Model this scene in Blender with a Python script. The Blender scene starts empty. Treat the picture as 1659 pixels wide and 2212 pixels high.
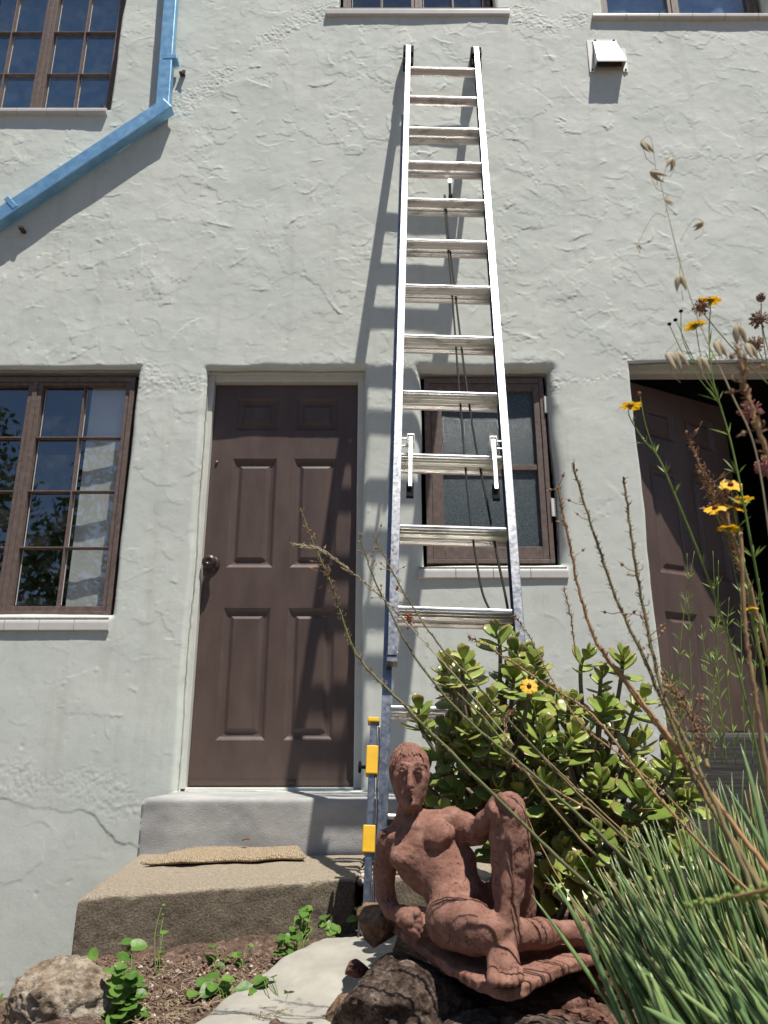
import bpy, math, random
import numpy as np
from mathutils import Vector, Matrix, noise as mnoise

# ------------------------------------------------------------------ camera, sky, sun, exposure
SC = bpy.context.scene
COL = SC.collection
F_PX, D, CZ = 1661.0, 3.47, 1.5          # focal length (in 1659x2212 pixels), camera to wall, eye height
TH = math.atan(520/1661.0)
CT, ST = math.cos(TH), math.sin(TH)
cam_d = bpy.data.cameras.new('camera'); cam = bpy.data.objects.new('camera', cam_d); COL.objects.link(cam)
cam.location = (0, -D, CZ); cam.rotation_euler = (math.pi/2+TH, 0, 0)
cam_d.sensor_fit = 'VERTICAL'; cam_d.sensor_height = 36; cam_d.sensor_width = 27
cam_d.lens = F_PX/2212*36; cam_d.clip_start = .05; cam_d.clip_end = 500
cam_d.dof.use_dof = True; cam_d.dof.focus_distance = 2.1; cam_d.dof.aperture_fstop = 7.5
SC.camera = cam
SUN = Vector((.74, -1.0, 3.35)).normalized()      # towards the sun
w = bpy.data.worlds.new("World"); SC.world = w; w.use_nodes = True
nt = w.node_tree; bg = nt.nodes['Background']
sky = nt.nodes.new('ShaderNodeTexSky'); sky.sky_type = 'NISHITA'; sky.sun_disc = False
sky.sun_elevation = math.asin(SUN.z); sky.sun_rotation = math.atan2(SUN.x, SUN.y)
sky.air_density = 1.0; sky.dust_density = .4; sky.ozone_density = 5.0
nt.links.new(sky.outputs[0], bg.inputs[0]); bg.inputs[1].default_value = .060
sl = bpy.data.lights.new('sun', 'SUN'); sl.energy = 5.0; sl.angle = math.radians(.53); sl.color = (1, .955, .88)
so = bpy.data.objects.new('sun', sl); COL.objects.link(so); so.rotation_euler = SUN.to_track_quat('Z', 'Y').to_euler()
SC.view_settings.view_transform = 'Standard'; SC.view_settings.look = 'None'
SC.view_settings.exposure = 0.33; SC.view_settings.gamma = 1
SC.render.engine = 'CYCLES'
SC.cycles.max_bounces = 6; SC.cycles.transparent_max_bounces = 8

# ------------------------------------------------------------------ helpers
def P(u, v, d):
    "point seen at (u, v) of the 1659x2212 photo, at horizontal distance d in front of the camera"
    x = u-829.5; y = 1106-v; fw = F_PX*CT-y*ST; up = F_PX*ST+y*CT
    return Vector((x/fw*d, d-D, CZ+up/fw*d))
def W(x, d, z): return Vector((x, d-D, z+CZ))     # metres from the camera

def tag(o, label=None, cat=None, group=None, kind=None):
    if label: o['label'] = label
    if cat: o['category'] = cat
    if group: o['group'] = group
    if kind: o['kind'] = kind
    return o
def thing(name, loc, label, cat, group=None):
    o = bpy.data.objects.new(name, None); COL.objects.link(o); o.location = loc; o.empty_display_size = .1
    return tag(o, label, cat, group)
def wloc(o):
    v = Vector(o.location)
    while o.parent: o = o.parent; v = v if o.type != 'EMPTY' else Vector(o.location)
    return v
def link_mesh(name, me, mat, parent=None):
    o = bpy.data.objects.new(name, me); COL.objects.link(o)
    for m in (mat if isinstance(mat, (list, tuple)) else [mat]): me.materials.append(m)
    if parent:
        o.parent = parent; top = parent
        if parent.type == 'EMPTY': o.matrix_parent_inverse = Matrix.Translation(-Vector(parent.location))
    return o
class MB:
    def __init__(s): s.v = []; s.f = []; s.c = []; s.mi = []
    def add(s, vs, fs, col=None, mi=0):
        b = len(s.v); s.v.extend([tuple(p) for p in vs]); s.f.extend([tuple(b+i for i in f) for f in fs]); s.mi.extend([mi]*len(fs))
        if col is None: col = (0, 0, 0)
        if len(col) and not hasattr(col[0], '__len__'): s.c.extend([col]*len(vs))
        else: s.c.extend(col)
    def hexa(s, p, mi=0):      # 8 corners: 0-3 one face, 4-7 opposite
        s.add(p, [(3,2,1,0),(4,5,6,7),(0,1,5,4),(1,2,6,5),(2,3,7,6),(3,0,4,7)], mi=mi)
    def box(s, x0, x1, y0, y1, z0, z1, mi=0):
        s.hexa([(x0,y0,z0),(x1,y0,z0),(x1,y1,z0),(x0,y1,z0),(x0,y0,z1),(x1,y0,z1),(x1,y1,z1),(x0,y1,z1)], mi)
    def tube(s, pts, rad, n=6, col=None, caps=True, flat=1.0):
        pts = [Vector(p) for p in pts]; m = len(pts)
        if not hasattr(rad, '__len__'): rad = [rad]*m
        t = (pts[1]-pts[0]).normalized(); a = t.orthogonal().normalized(); vs = []
        for i in range(m):
            t = (pts[min(i+1, m-1)]-pts[max(i-1, 0)])
            t = t.normalized() if t.length > 1e-9 else Vector((0,0,1))
            a = (a-t*a.dot(t)); a = a.normalized() if a.length > 1e-6 else t.orthogonal().normalized()
            b = t.cross(a)
            for k in range(n):
                q = 2*math.pi*k/n; vs.append(pts[i]+(a*math.cos(q)+b*math.sin(q)*flat)*rad[i])
        fs = [(i*n+k, i*n+(k+1)%n, (i+1)*n+(k+1)%n, (i+1)*n+k) for i in range(m-1) for k in range(n)]
        if caps: fs += [tuple(range(n))[::-1], tuple((m-1)*n+k for k in range(n))]
        s.add(vs, fs, col)
    def ball(s, c, r, n=8, m=5, col=None, sc=(1,1,1), rot=None):
        vs = []; fs = []; c = Vector(c)
        for i in range(m+1):
            th = math.pi*i/m
            for k in range(n):
                q = 2*math.pi*k/n; p = Vector((math.sin(th)*math.cos(q)*sc[0], math.sin(th)*math.sin(q)*sc[1], math.cos(th)*sc[2]))*r
                if rot is not None: p = rot @ p
                vs.append(c+p)
        fs = [(i*n+k, (i+1)*n+k, (i+1)*n+(k+1)%n, i*n+(k+1)%n) for i in range(m) for k in range(n)]
        s.add(vs, fs, col)
    def prism(s, prof, p0, p1, ax, ay):   # profile polygon extruded from p0 to p1
        n = len(prof); vs = [Vector(p0)+ax*a+ay*b for a, b in prof]+[Vector(p1)+ax*a+ay*b for a, b in prof]
        s.add(vs, [(i, (i+1)%n, n+(i+1)%n, n+i) for i in range(n)]+[tuple(range(n))[::-1], tuple(range(n, 2*n))])
    def build(s, name, mat, parent=None, smooth=False, bevel=0, colors=False):
        me = bpy.data.meshes.new(name); me.from_pydata(s.v, [], s.f)
        if smooth: me.polygons.foreach_set('use_smooth', [True]*len(me.polygons))
        if any(s.mi): me.polygons.foreach_set('material_index', s.mi)
        if colors:
            ca = me.color_attributes.new('tint', 'FLOAT_COLOR', 'POINT')
            ca.data.foreach_set('color', [k for c in s.c for k in (c[0], c[1], c[2], 1)])
        me.validate(); me.update()
        o = link_mesh(name, me, mat, parent)
        if bevel:
            b = o.modifiers.new('bevel', 'BEVEL'); b.width = bevel; b.segments = 2; b.limit_method = 'ANGLE'; b.harden_normals = False
        return o
def np_mesh(name, V, Q, mat, parent=None, smooth=True):
    V = np.asarray(V, np.float32); Q = np.asarray(Q, np.int32); k = Q.shape[1]
    used = np.unique(Q); rm = np.zeros(len(V), np.int32); rm[used] = np.arange(len(used)); V = V[used]; Q = rm[Q]
    me = bpy.data.meshes.new(name); me.vertices.add(len(V)); me.vertices.foreach_set('co', V.ravel())
    me.loops.add(Q.size); me.loops.foreach_set('vertex_index', Q.ravel().astype(np.int32))
    me.polygons.add(len(Q)); me.polygons.foreach_set('loop_start', np.arange(0, Q.size, k, dtype=np.int32))
    me.polygons.foreach_set('loop_total', np.full(len(Q), k, np.int32))
    if smooth: me.polygons.foreach_set('use_smooth', np.ones(len(Q), bool))
    me.update(calc_edges=True)
    return link_mesh(name, me, mat, parent)
def copy_tree(o, parent=None):
    c = o.copy(); COL.objects.link(c)
    if parent: c.parent = parent
    for ch in list(o.children): copy_tree(ch, c)
    return c
# value noise on arrays
def _h(i, j, k, s):
    n = (i*374761393+j*668265263+k*2147483647+s*1274126177) & 0xffffffff
    n = ((n ^ (n >> 13))*1274126177) & 0xffffffff
    n = ((n ^ (n >> 16))*2246822519) & 0xffffffff
    return ((n ^ (n >> 15)) & 0xffffff).astype(np.float32)/0xffffff*2-1
def vn(x, y, z, s=0):
    x, y, z = np.broadcast_arrays(x, y, z)
    i = np.floor(x).astype(np.int64); j = np.floor(y).astype(np.int64); k = np.floor(z).astype(np.int64)
    fx, fy, fz = x-i, y-j, z-k
    fx, fy, fz = [f*f*f*(f*(f*6-15)+10) for f in (fx, fy, fz)]
    def L(a, b, t): return a+(b-a)*t
    return L(L(L(_h(i,j,k,s), _h(i+1,j,k,s), fx), L(_h(i,j+1,k,s), _h(i+1,j+1,k,s), fx), fy),
             L(L(_h(i,j,k+1,s), _h(i+1,j,k+1,s), fx), L(_h(i,j+1,k+1,s), _h(i+1,j+1,k+1,s), fx), fy), fz)
def fbm(x, y, z, o=4, s=0, g=.5):
    t = 0; a = 1; f = 1
    for q in range(o):
        t = t+a*vn(x*f+q*7.3, y*f+q*3.1, z*f-q*5.7, s+q); a *= g; f *= 2.03
    return t
def sstep(a, b, x):
    t = np.clip((x-a)/(b-a), 0, 1); return t*t*(3-2*t)

# ------------------------------------------------------------------ materials
def nodes(name):
    m = bpy.data.materials.new(name); m.use_nodes = True
    n = m.node_tree; return m, n, n.nodes['Principled BSDF']
def N(n, t, **k):
    o = n.nodes.new(t)
    for a, b in k.items():
        if a in ('op',): o.operation = b
        else: setattr(o, a, b)
    return o
def noise_tex(n, scale, detail=6, rough=.6, vec=None):
    t = N(n, 'ShaderNodeTexNoise'); t.inputs['Scale'].default_value = scale
    t.inputs['Detail'].default_value = detail; t.inputs['Roughness'].default_value = rough
    if vec: n.links.new(vec, t.inputs['Vector'])
    return t
def ramp(n, src, stops):
    r = N(n, 'ShaderNodeValToRGB'); n.links.new(src, r.inputs[0]); e = r.color_ramp.elements
    while len(e) < len(stops): e.new(.5)
    for i, (p, c) in enumerate(stops):
        e[i].position = p; e[i].color = (*c, 1) if len(c) == 3 else c
    return r
def mat(name, c1, c2=None, scale=20, rough=.7, metal=0, bump=0, bscale=200, c3=None, detail=6, spec=.4, lo=.35, hi=.65, stops=None, bdist=.002, rvar=0, stretch=None):
    m, n, b = nodes(name)
    tc = N(n, 'ShaderNodeTexCoord'); vec = tc.outputs['Object']
    if stretch:
        mp = N(n, 'ShaderNodeMapping'); mp.inputs['Scale'].default_value = stretch; n.links.new(vec, mp.inputs[0]); vec = mp.outputs[0]
    c2 = c2 or c1
    t = noise_tex(n, scale, detail, .6, vec)
    r = ramp(n, t.outputs[0], stops or [(lo, c1), (hi, c2)] + ([(min(hi+.15, 1), c3)] if c3 else []))
    n.links.new(r.outputs[0], b.inputs['Base Color'])
    b.inputs['Roughness'].default_value = rough; b.inputs['Metallic'].default_value = metal
    b.inputs['Specular IOR Level'].default_value = spec
    if rvar:
        rr = N(n, 'ShaderNodeMapRange'); t3 = noise_tex(n, scale*3, 5, .6, vec); n.links.new(t3.outputs[0], rr.inputs[0])
        rr.inputs[1].default_value = .3; rr.inputs[2].default_value = .7
        rr.inputs[3].default_value = rough-rvar; rr.inputs[4].default_value = rough+rvar; n.links.new(rr.outputs[0], b.inputs['Roughness'])
    if bump:
        bt = noise_tex(n, bscale, 5, .65, vec); bp = N(n, 'ShaderNodeBump'); bp.inputs['Strength'].default_value = bump
        bp.inputs['Distance'].default_value = bdist
        n.links.new(bt.outputs[0], bp.inputs['Height']); n.links.new(bp.outputs[0], b.inputs['Normal'])
    return m
M = {}
# plaster with slow mottling, a little grime and a sandy grain
m, n, b = nodes('stucco'); tc = N(n, 'ShaderNodeTexCoord'); vec = tc.outputs['Object']
t1 = noise_tex(n, 2.2, 6, .6, vec); r1 = ramp(n, t1.outputs[0], [(.3, (.58, .615, .56)), (.55, (.635, .665, .605)), (.75, (.67, .69, .63))])
t2 = noise_tex(n, 14, 8, .7, vec); r2 = ramp(n, t2.outputs[0], [(.3, (.86, .86, .84)), (.5, (1, 1, 1)), (.8, (1.0, 1.0, 1.0))])
mx = N(n, 'ShaderNodeMix', data_type='RGBA', blend_type='MULTIPLY'); mx.inputs[0].default_value = .7
n.links.new(r1.outputs[0], mx.inputs[6]); n.links.new(r2.outputs[0], mx.inputs[7])
mp = N(n, 'ShaderNodeMapping'); mp.inputs['Scale'].default_value = (9, 9, .8); n.links.new(vec, mp.inputs[0]); t5 = noise_tex(n, 1.0, 7, .65, mp.outputs[0]); r5 = ramp(n, t5.outputs[0], [(.30, (.86, .855, .83)), (.46, (1, 1, 1)), (.62, (1, 1, 1)), (.8, (1.04, 1.035, 1.0))])
mx5 = N(n, 'ShaderNodeMix', data_type='RGBA', blend_type='MULTIPLY'); mx5.inputs[0].default_value = .75; n.links.new(mx.outputs[2], mx5.inputs[6]); n.links.new(r5.outputs[0], mx5.inputs[7]); n.links.new(mx5.outputs[2], b.inputs['Base Color'])
b.inputs['Roughness'].default_value = .75; b.inputs['Specular IOR Level'].default_value = .3
t3 = noise_tex(n, 330, 4, .6, vec); t4 = noise_tex(n, 90, 5, .6, vec)
ad = N(n, 'ShaderNodeMath', op='MULTIPLY_ADD'); n.links.new(t4.outputs[0], ad.inputs[0]); ad.inputs[1].default_value = 1.5; n.links.new(t3.outputs[0], ad.inputs[2])
bp = N(n, 'ShaderNodeBump'); bp.inputs['Strength'].default_value = .22; bp.inputs['Distance'].default_value = .0016
n.links.new(ad.outputs[0], bp.inputs['Height']); n.links.new(bp.outputs[0], b.inputs['Normal']); M['stucco'] = m
M['brown'] = mat('brown_paint', (.082, .054, .045), (.112, .076, .063), 9, .45, stretch=(1, 1, .35), detail=9, c3=(.135, .098, .082), bump=.10, bscale=160, spec=.5, rvar=.06)
M['brown_frame'] = mat('weathered_brown_paint', (.12, .083, .07), (.175, .13, .112), 40, .6, bump=.35, bscale=220, c3=(.24, .2, .18), spec=.4)
M['putty'] = mat('white_putty', (.5, .5, .48), (.6, .6, .58), 60, .7, bump=.3)
M['offwhite'] = mat('offwhite_frame_paint', (.58, .585, .54), (.64, .64, .59), 12, .5, bump=.12, bscale=120)
M['tile'] = mat('glazed_sill_tile', (.56, .54, .51), (.62, .6, .57), 15, .25, spec=.5)
M['grout'] = mat('grout', (.2, .19, .17), (.3, .28, .26), 60, .9)
M['alu'] = mat('aluminium', (.19, .195, .21), (.33, .335, .35), 26, .34, 1.0, bump=.1, bscale=90, rvar=.08, lo=.25, hi=.55)
M['rung'] = mat('rung_aluminium', (.30, .285, .27), (.66, .645, .62), 22, .36, 1.0, bump=.12, bscale=120, rvar=.1, lo=.30, hi=.47, stretch=(.35, 1, 1))
M['yellow'] = mat('yellow_plastic', (.72, .40, .02), (.8, .47, .03), 30, .45, bump=.05)
M['black'] = mat('black_rubber', (.012, .012, .013), (.02, .02, .021), 40, .9, spec=.1)
M['rope'] = mat('black_rope', (.012, .012, .012), (.05, .05, .045), 300, .85, bump=.6, bscale=500)
M['blue'] = mat('downspout_metal_sky_tint', (.20, .42, .64), (.29, .53, .74), 11, .40, .5, bump=.12, bscale=40, rvar=.10, c3=(.38, .55, .68), detail=9)  # the sky's reflection on the metal is painted in as a blue base tint
M['hood'] = mat('white_painted_metal', (.72, .71, .68), (.78, .77, .74), 14, .4)
M['bronze'] = mat('dark_bronze', (.045, .032, .028), (.08, .058, .05), 30, .32, .35)
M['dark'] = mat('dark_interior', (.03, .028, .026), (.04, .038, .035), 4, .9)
M['rust'] = mat('rusty_screw', (.04, .03, .025), (.10, .06, .04), 80, .8)
M['curtain'] = mat('white_curtain', (.72, .72, .70), (.78, .78, .76), 8, .9)
M['lace'] = mat('net_curtain_sky_tint', (.15, .31, .54), (.30, .50, .72), 9, .9, bump=.2, bscale=60)  # blue sky light on the panes is put into the curtain colour
# window glass: clear pane with a mirror coat
m, n, b = nodes('window_glass'); n.nodes.remove(b)
tr = N(n, 'ShaderNodeBsdfTransparent'); tr.inputs[0].default_value = (.88, .91, .9, 1)
gl = N(n, 'ShaderNodeBsdfGlossy'); gl.inputs['Roughness'].default_value = .012; gl.inputs[0].default_value = (.97, .98, 1, 1)
lw = N(n, 'ShaderNodeLayerWeight'); lw.inputs[0].default_value = .5; pw = N(n, 'ShaderNodeMath', op='POWER'); n.links.new(lw.outputs['Facing'], pw.inputs[0]); pw.inputs[1].default_value = 4; fr = N(n, 'ShaderNodeMath', op='MULTIPLY_ADD'); n.links.new(pw.outputs[0], fr.inputs[0]); fr.inputs[1].default_value = .75; fr.inputs[2].default_value = .23
tc = N(n, 'ShaderNodeTexCoord'); wt = noise_tex(n, 3.0, 2, .5, tc.outputs['Object']); bp = N(n, 'ShaderNodeBump'); bp.inputs['Strength'].default_value = .05; bp.inputs['Distance'].default_value = .01
n.links.new(wt.outputs[0], bp.inputs['Height']); n.links.new(bp.outputs[0], gl.inputs['Normal'])
ms = N(n, 'ShaderNodeMixShader'); n.links.new(fr.outputs[0], ms.inputs[0]); n.links.new(tr.outputs[0], ms.inputs[1]); n.links.new(gl.outputs[0], ms.inputs[2])
di = N(n, 'ShaderNodeBsdfDiffuse'); di.inputs[0].default_value = (.5, .52, .52, 1)
dt = noise_tex(n, 9, 7, .7, tc.outputs['Object']); dr = ramp(n, dt.outputs[0], [(.45, (0, 0, 0)), (.8, (.10, .10, .10))])
m2 = N(n, 'ShaderNodeMixShader'); n.links.new(dr.outputs[0], m2.inputs[0]); n.links.new(ms.outputs[0], m2.inputs[1]); n.links.new(di.outputs[0], m2.inputs[2])
n.links.new(m2.outputs[0], n.nodes['Material Output'].inputs[0]); M['glass'] = m
# pebbled obscure glass
m, n, b = nodes('pebbled_glass'); tc = N(n, 'ShaderNodeTexCoord'); vo = N(n, 'ShaderNodeTexVoronoi'); vo.inputs['Scale'].default_value = 420
n.links.new(tc.outputs['Object'], vo.inputs['Vector']); bp = N(n, 'ShaderNodeBump'); bp.inputs['Strength'].default_value = .6; bp.inputs['Distance'].default_value = .002
n.links.new(vo.outputs['Distance'], bp.inputs['Height']); n.links.new(bp.outputs[0], b.inputs['Normal'])
t = noise_tex(n, 300, 4, .8, tc.outputs['Object']); r = ramp(n, t.outputs[0], [(.32, (.022, .036, .042)), (.52, (.055, .077, .085)), (.68, (.20, .24, .245))]); n.links.new(r.outputs[0], b.inputs['Base Color'])
b.inputs['Roughness'].default_value = .22; b.inputs['Specular IOR Level'].default_value = .5; M['pebble'] = m

# ------------------------------------------------------------------ the house front
house = thing('house', (0, .2, 0), 'pale grey green stucco house front with brown doors and paned windows', 'house')
OPEN = {  # x0, x1, z0, z1 (z from the eye), reveal depth, edge radius
    'lower_window': (-2.36, -1.235, .60, 1.845, .07, .022), 'door': (-.887, -.10, -.155, 1.838, .115, .03),
    'bath_window': (.185, .825, .835, 1.835, .07, .05), 'side_door': (1.235, 2.42, -.155, 1.875, .16, .012),
    'upper_window': (-2.52, -1.545, 3.47, 4.86, .09, .012), 'top_window': (-.27, .67, 4.225, 5.2, .09, .012),
    'corner_window': (1.30, 2.30, 4.175, 5.2, .09, .012)}
G = .005
xs = np.concatenate([np.linspace(-6, -2.45, 30)[:-1], np.arange(-490, 491)*G, np.linspace(2.45, 6, 30)[1:]])
zs = np.concatenate([np.linspace(-2.0, -1.05, 10)[:-1], np.arange(-210, 911)*G, np.linspace(4.55, 6.2, 30)[1:]])
X, Z = np.meshgrid(xs, zs, indexing='ij')
rng = np.random.default_rng(5)
h = .0032*fbm(X*1.3, Z*1.3, 0*X, 3, 11)+(.0013*fbm(X*5+.3*vn(X*3,Z*3,0*X,2), Z*6, 0*X, 3, 21)+.00035*fbm(X*22, Z*26, 0*X, 3, 23))*(.45+.55*sstep(.2, 1.9, Z))
# where the trowel work is heavy: upper half and right, calmer low down
dens = np.clip(.25+.9*sstep(1.2, 2.3, Z)+.5*vn(X*.9, Z*.9, 0*X+3, 4), .12, 1.25)*np.where(Z < .3, .8, 1)
for q in range(3000):
    cx, cz = rng.uniform(-2.45, 2.45), rng.uniform(-1.0, 4.5)
    i = int(np.searchsorted(xs, cx)); j = int(np.searchsorted(zs, cz))
    dn = dens[min(i, len(xs)-1), min(j, len(zs)-1)]
    if rng.uniform() > dn: continue
    ln = rng.uniform(.014, .075) if rng.uniform() < .75 else rng.uniform(.07, .14); A = .70*min(rng.gamma(.85, .0010), .0034)*(.5+.5*dn); tail = rng.uniform(.02, .075); cur = rng.uniform(-9, 9)
    a = rng.normal(0, .75)+(math.pi if rng.uniform() < .3 else 0)
    R = ln+tail; k = int(R/G)+2
    sl_ = (slice(max(i-k, 0), i+k), slice(max(j-k, 0), j+k))
    x = X[sl_]-cx; z = Z[sl_]-cz
    s_ = x*math.cos(a)+z*math.sin(a); t_ = -x*math.sin(a)+z*math.cos(a)-cur*s_**2
    t_ = t_+.004*vn(x*70+q, z*70, 0*x, 9)
    prof = np.where(t_ > 0, np.exp(-t_/tail*2.2)*sstep(tail*1.3, tail*.5, t_), sstep(-.0055, 0, t_))
    h[sl_] += A*prof*sstep(ln, ln*.45, np.abs(s_))*(1+.5*vn(x*45, z*45, 0*x+q, 3))
# overlapping smears of plaster, each with one sharp lip and one edge that fades out
for q in range(2100):
    cx, cz = rng.uniform(-2.45, 2.45), rng.uniform(-1.0, 4.5); i = int(np.searchsorted(xs, cx)); j = int(np.searchsorted(zs, cz)); dn = dens[min(i, len(xs)-1), min(j, len(zs)-1)]
    if rng.uniform() > dn: continue
    r0 = rng.uniform(.03, .13); k = int(r0*1.6/G)+2; sl_ = (slice(max(i-k, 0), i+k), slice(max(j-k, 0), j+k)); x = X[sl_]-cx; z = Z[sl_]-cz; a = rng.normal(-1.57, 1.0); el = rng.uniform(1, 1.7); b0 = rng.uniform(0, 3.14)
    u_ = (x*math.cos(b0)+z*math.sin(b0))/el; v_ = -x*math.sin(b0)+z*math.cos(b0); rr = np.hypot(u_, v_)*(1+.35*vn(x*16+q, z*16, 0*x, 8)+.14*vn(x*60+q, z*60, 0*x, 9))
    along = (x*math.cos(a)+z*math.sin(a))/r0
    h[sl_] += .55*min(rng.gamma(1.2, .0008), .0026)*(.5+.5*dn)*sstep(r0, r0-.006, rr)*sstep(-.7, .8, along)
# dabs and small pits
for q in range(700):
    cx, cz = rng.uniform(-2.4, 2.4), rng.uniform(-1, 4.45); i = int(np.searchsorted(xs, cx)); j = int(np.searchsorted(zs, cz)); k = 5
    sl_ = (slice(max(i-k, 0), i+k), slice(max(j-k, 0), j+k)); r2_ = (X[sl_]-cx)**2+(Z[sl_]-cz)**2
    h[sl_] += rng.choice([-1, 1], p=[.9, .1])*rng.uniform(.0006, .0022)*np.exp(-r2_/rng.uniform(.004, .009)**2)
# sandy, unfloated patches (patched cracks, over the openings)
def band(pts, wd, amp, seed):
    global h
    dm = np.full(X.shape, 9.0)
    for (a0, b0), (a1, b1) in zip(pts[:-1], pts[1:]):
        t = np.clip(((X-a0)*(a1-a0)+(Z-b0)*(b1-b0))/((a1-a0)**2+(b1-b0)**2), 0, 1)
        dm = np.minimum(dm, np.hypot(X-a0-t*(a1-a0), Z-b0-t*(b1-b0)))
    dm = dm+.05*fbm(X*5, Z*5, 0*X, 3, seed)
    amp = amp*.8; mk = sstep(wd, wd*.35, dm)
    h = h+mk*amp*(vn(X*110, Z*110, 0*X, seed+1)+.6*vn(X*60, Z*60, 0*X, seed+2))
def wp(u, v): q = P(u, v, D); return (q.x, q.z-CZ)
band([wp(740, 10), wp(560, 90), wp(500, 150), wp(390, 235)], .085, .0021, 31)
band([wp(300, 800), wp(380, 830), wp(450, 830)], .10, .0017, 34)
band([wp(1180, 830), wp(1290, 820), wp(1360, 800), wp(1659, 775)], .075, .0022, 37)
band([wp(1120, 30), wp(1200, 70), wp(1250, 50)], .07, .0021, 40)
band([wp(1215, 260), wp(1225, 330)], .06, .0018, 43)
band([wp(0, 1690), wp(180, 1690), wp(310, 1750)], .10, .0009, 46)
band([wp(850, 800), wp(1180, 800)], .05, .0015, 49)
# thicker, cracked plaster along the base at the left
zc = -.235-.03*np.sin(X*5)-.10*sstep(-1.35, -.95, X)+.03*fbm(X*8, 0*X, 0*X, 5, 60)
h -= .0036*sstep(zc+.003, zc-.003, Z)*sstep(zc-.22, zc-.02, Z)*sstep(-.85, -.95, X)*(.55+.45*vn(X*6, 0*X, 0*X, 62))
Y = -h
WX = .007*fbm(X*2.6, Z*2.6, 0*X, 3, 71); WZ = .007*fbm(X*2.6, Z*2.6, 0*X+5, 3, 75)
hole = np.zeros((len(xs)-1, len(zs)-1), bool); rings = []
for nm, (x0, x1, z0, z1, R, er) in OPEN.items():
    i0, i1 = int(np.abs(xs-x0).argmin()), int(np.abs(xs-x1).argmin()); j0, j1 = int(np.abs(zs-z0).argmin()), int(np.abs(zs-z1).argmin())
    hole[i0:i1, j0:j1] = True
    ex = np.maximum(np.maximum(xs[i0]-X, X-xs[i1]), 0); ez = np.maximum(np.maximum(zs[j0]-Z, Z-zs[j1]), 0)
    e = np.hypot(ex, ez); e = e*(1+.3*vn(X*7, Z*7, 0*X, 80))
    Y = np.where(e < er, Y+(er-np.sqrt(np.maximum(er**2-(er-np.minimum(e, er))**2, 0))), Y)
    rings.append((i0, i1, j0, j1, R))
nx, nz = len(xs), len(zs); V = np.stack([X+WX, Y, Z+WZ+CZ], -1).reshape(-1, 3)
ii, jj = np.meshgrid(np.arange(nx-1), np.arange(nz-1), indexing='ij'); ok = ~hole
a = (ii*nz+jj)[ok]; Q = [np.stack([a, a+nz, a+nz+1, a+1], -1)]; extra = []; base = len(V)
for (i0, i1, j0, j1, R) in rings:
    loop = [(i0, j) for j in range(j0, j1)]+[(i, j1) for i in range(i0, i1)]+[(i1, j) for j in range(j1, j0, -1)]+[(i, j0) for i in range(i1, i0, -1)]
    ids = np.array([i*nz+j for i, j in loop]); n_ = len(ids); prev = ids; pv = V[ids]
    K = 8
    for k in range(1, K+1):
        nv = pv.copy(); nv[:, 1] = pv[:, 1]+(R+.03-pv[:, 1])*k/K
        nv[:, 0] += .002*vn(nv[:, 0]*30, nv[:, 1]*30, nv[:, 2]*30, 5); nv[:, 2] += .002*vn(nv[:, 0]*30, nv[:, 1]*30, nv[:, 2]*30, 6)
        cur = base+np.arange(n_); base += n_; extra.append(nv)
        Q.append(np.stack([prev, np.roll(prev, -1), np.roll(cur, -1), cur], -1)); prev = cur
V = np.concatenate([V]+extra); Q = np.concatenate(Q)
np_mesh('wall', V, Q, M['stucco'], house)
# rooms behind the openings, side walls, roof: what a step to the side would show
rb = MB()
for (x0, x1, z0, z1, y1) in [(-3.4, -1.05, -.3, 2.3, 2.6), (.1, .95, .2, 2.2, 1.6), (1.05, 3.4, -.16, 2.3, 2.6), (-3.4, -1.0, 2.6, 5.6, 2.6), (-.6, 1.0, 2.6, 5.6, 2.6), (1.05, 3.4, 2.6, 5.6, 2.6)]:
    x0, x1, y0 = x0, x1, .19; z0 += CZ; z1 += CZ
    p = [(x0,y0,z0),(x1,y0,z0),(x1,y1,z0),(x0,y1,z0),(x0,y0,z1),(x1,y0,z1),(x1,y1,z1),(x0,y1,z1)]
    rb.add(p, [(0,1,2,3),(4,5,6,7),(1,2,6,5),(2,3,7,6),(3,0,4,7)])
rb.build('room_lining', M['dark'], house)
rf = MB(); rf.hexa([(-6.3,-.25,6.2+CZ),(6.3,-.25,6.2+CZ),(6.3,4,7.8+CZ),(-6.3,4,7.8+CZ),(-6.3,-.25,6.3+CZ),(6.3,-.25,6.3+CZ),(6.3,4,7.9+CZ),(-6.3,4,7.9+CZ)])
rf.build('roof', mat('roof_shingle', (.12, .10, .09), (.18, .15, .13), 30, .9), house)

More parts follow.
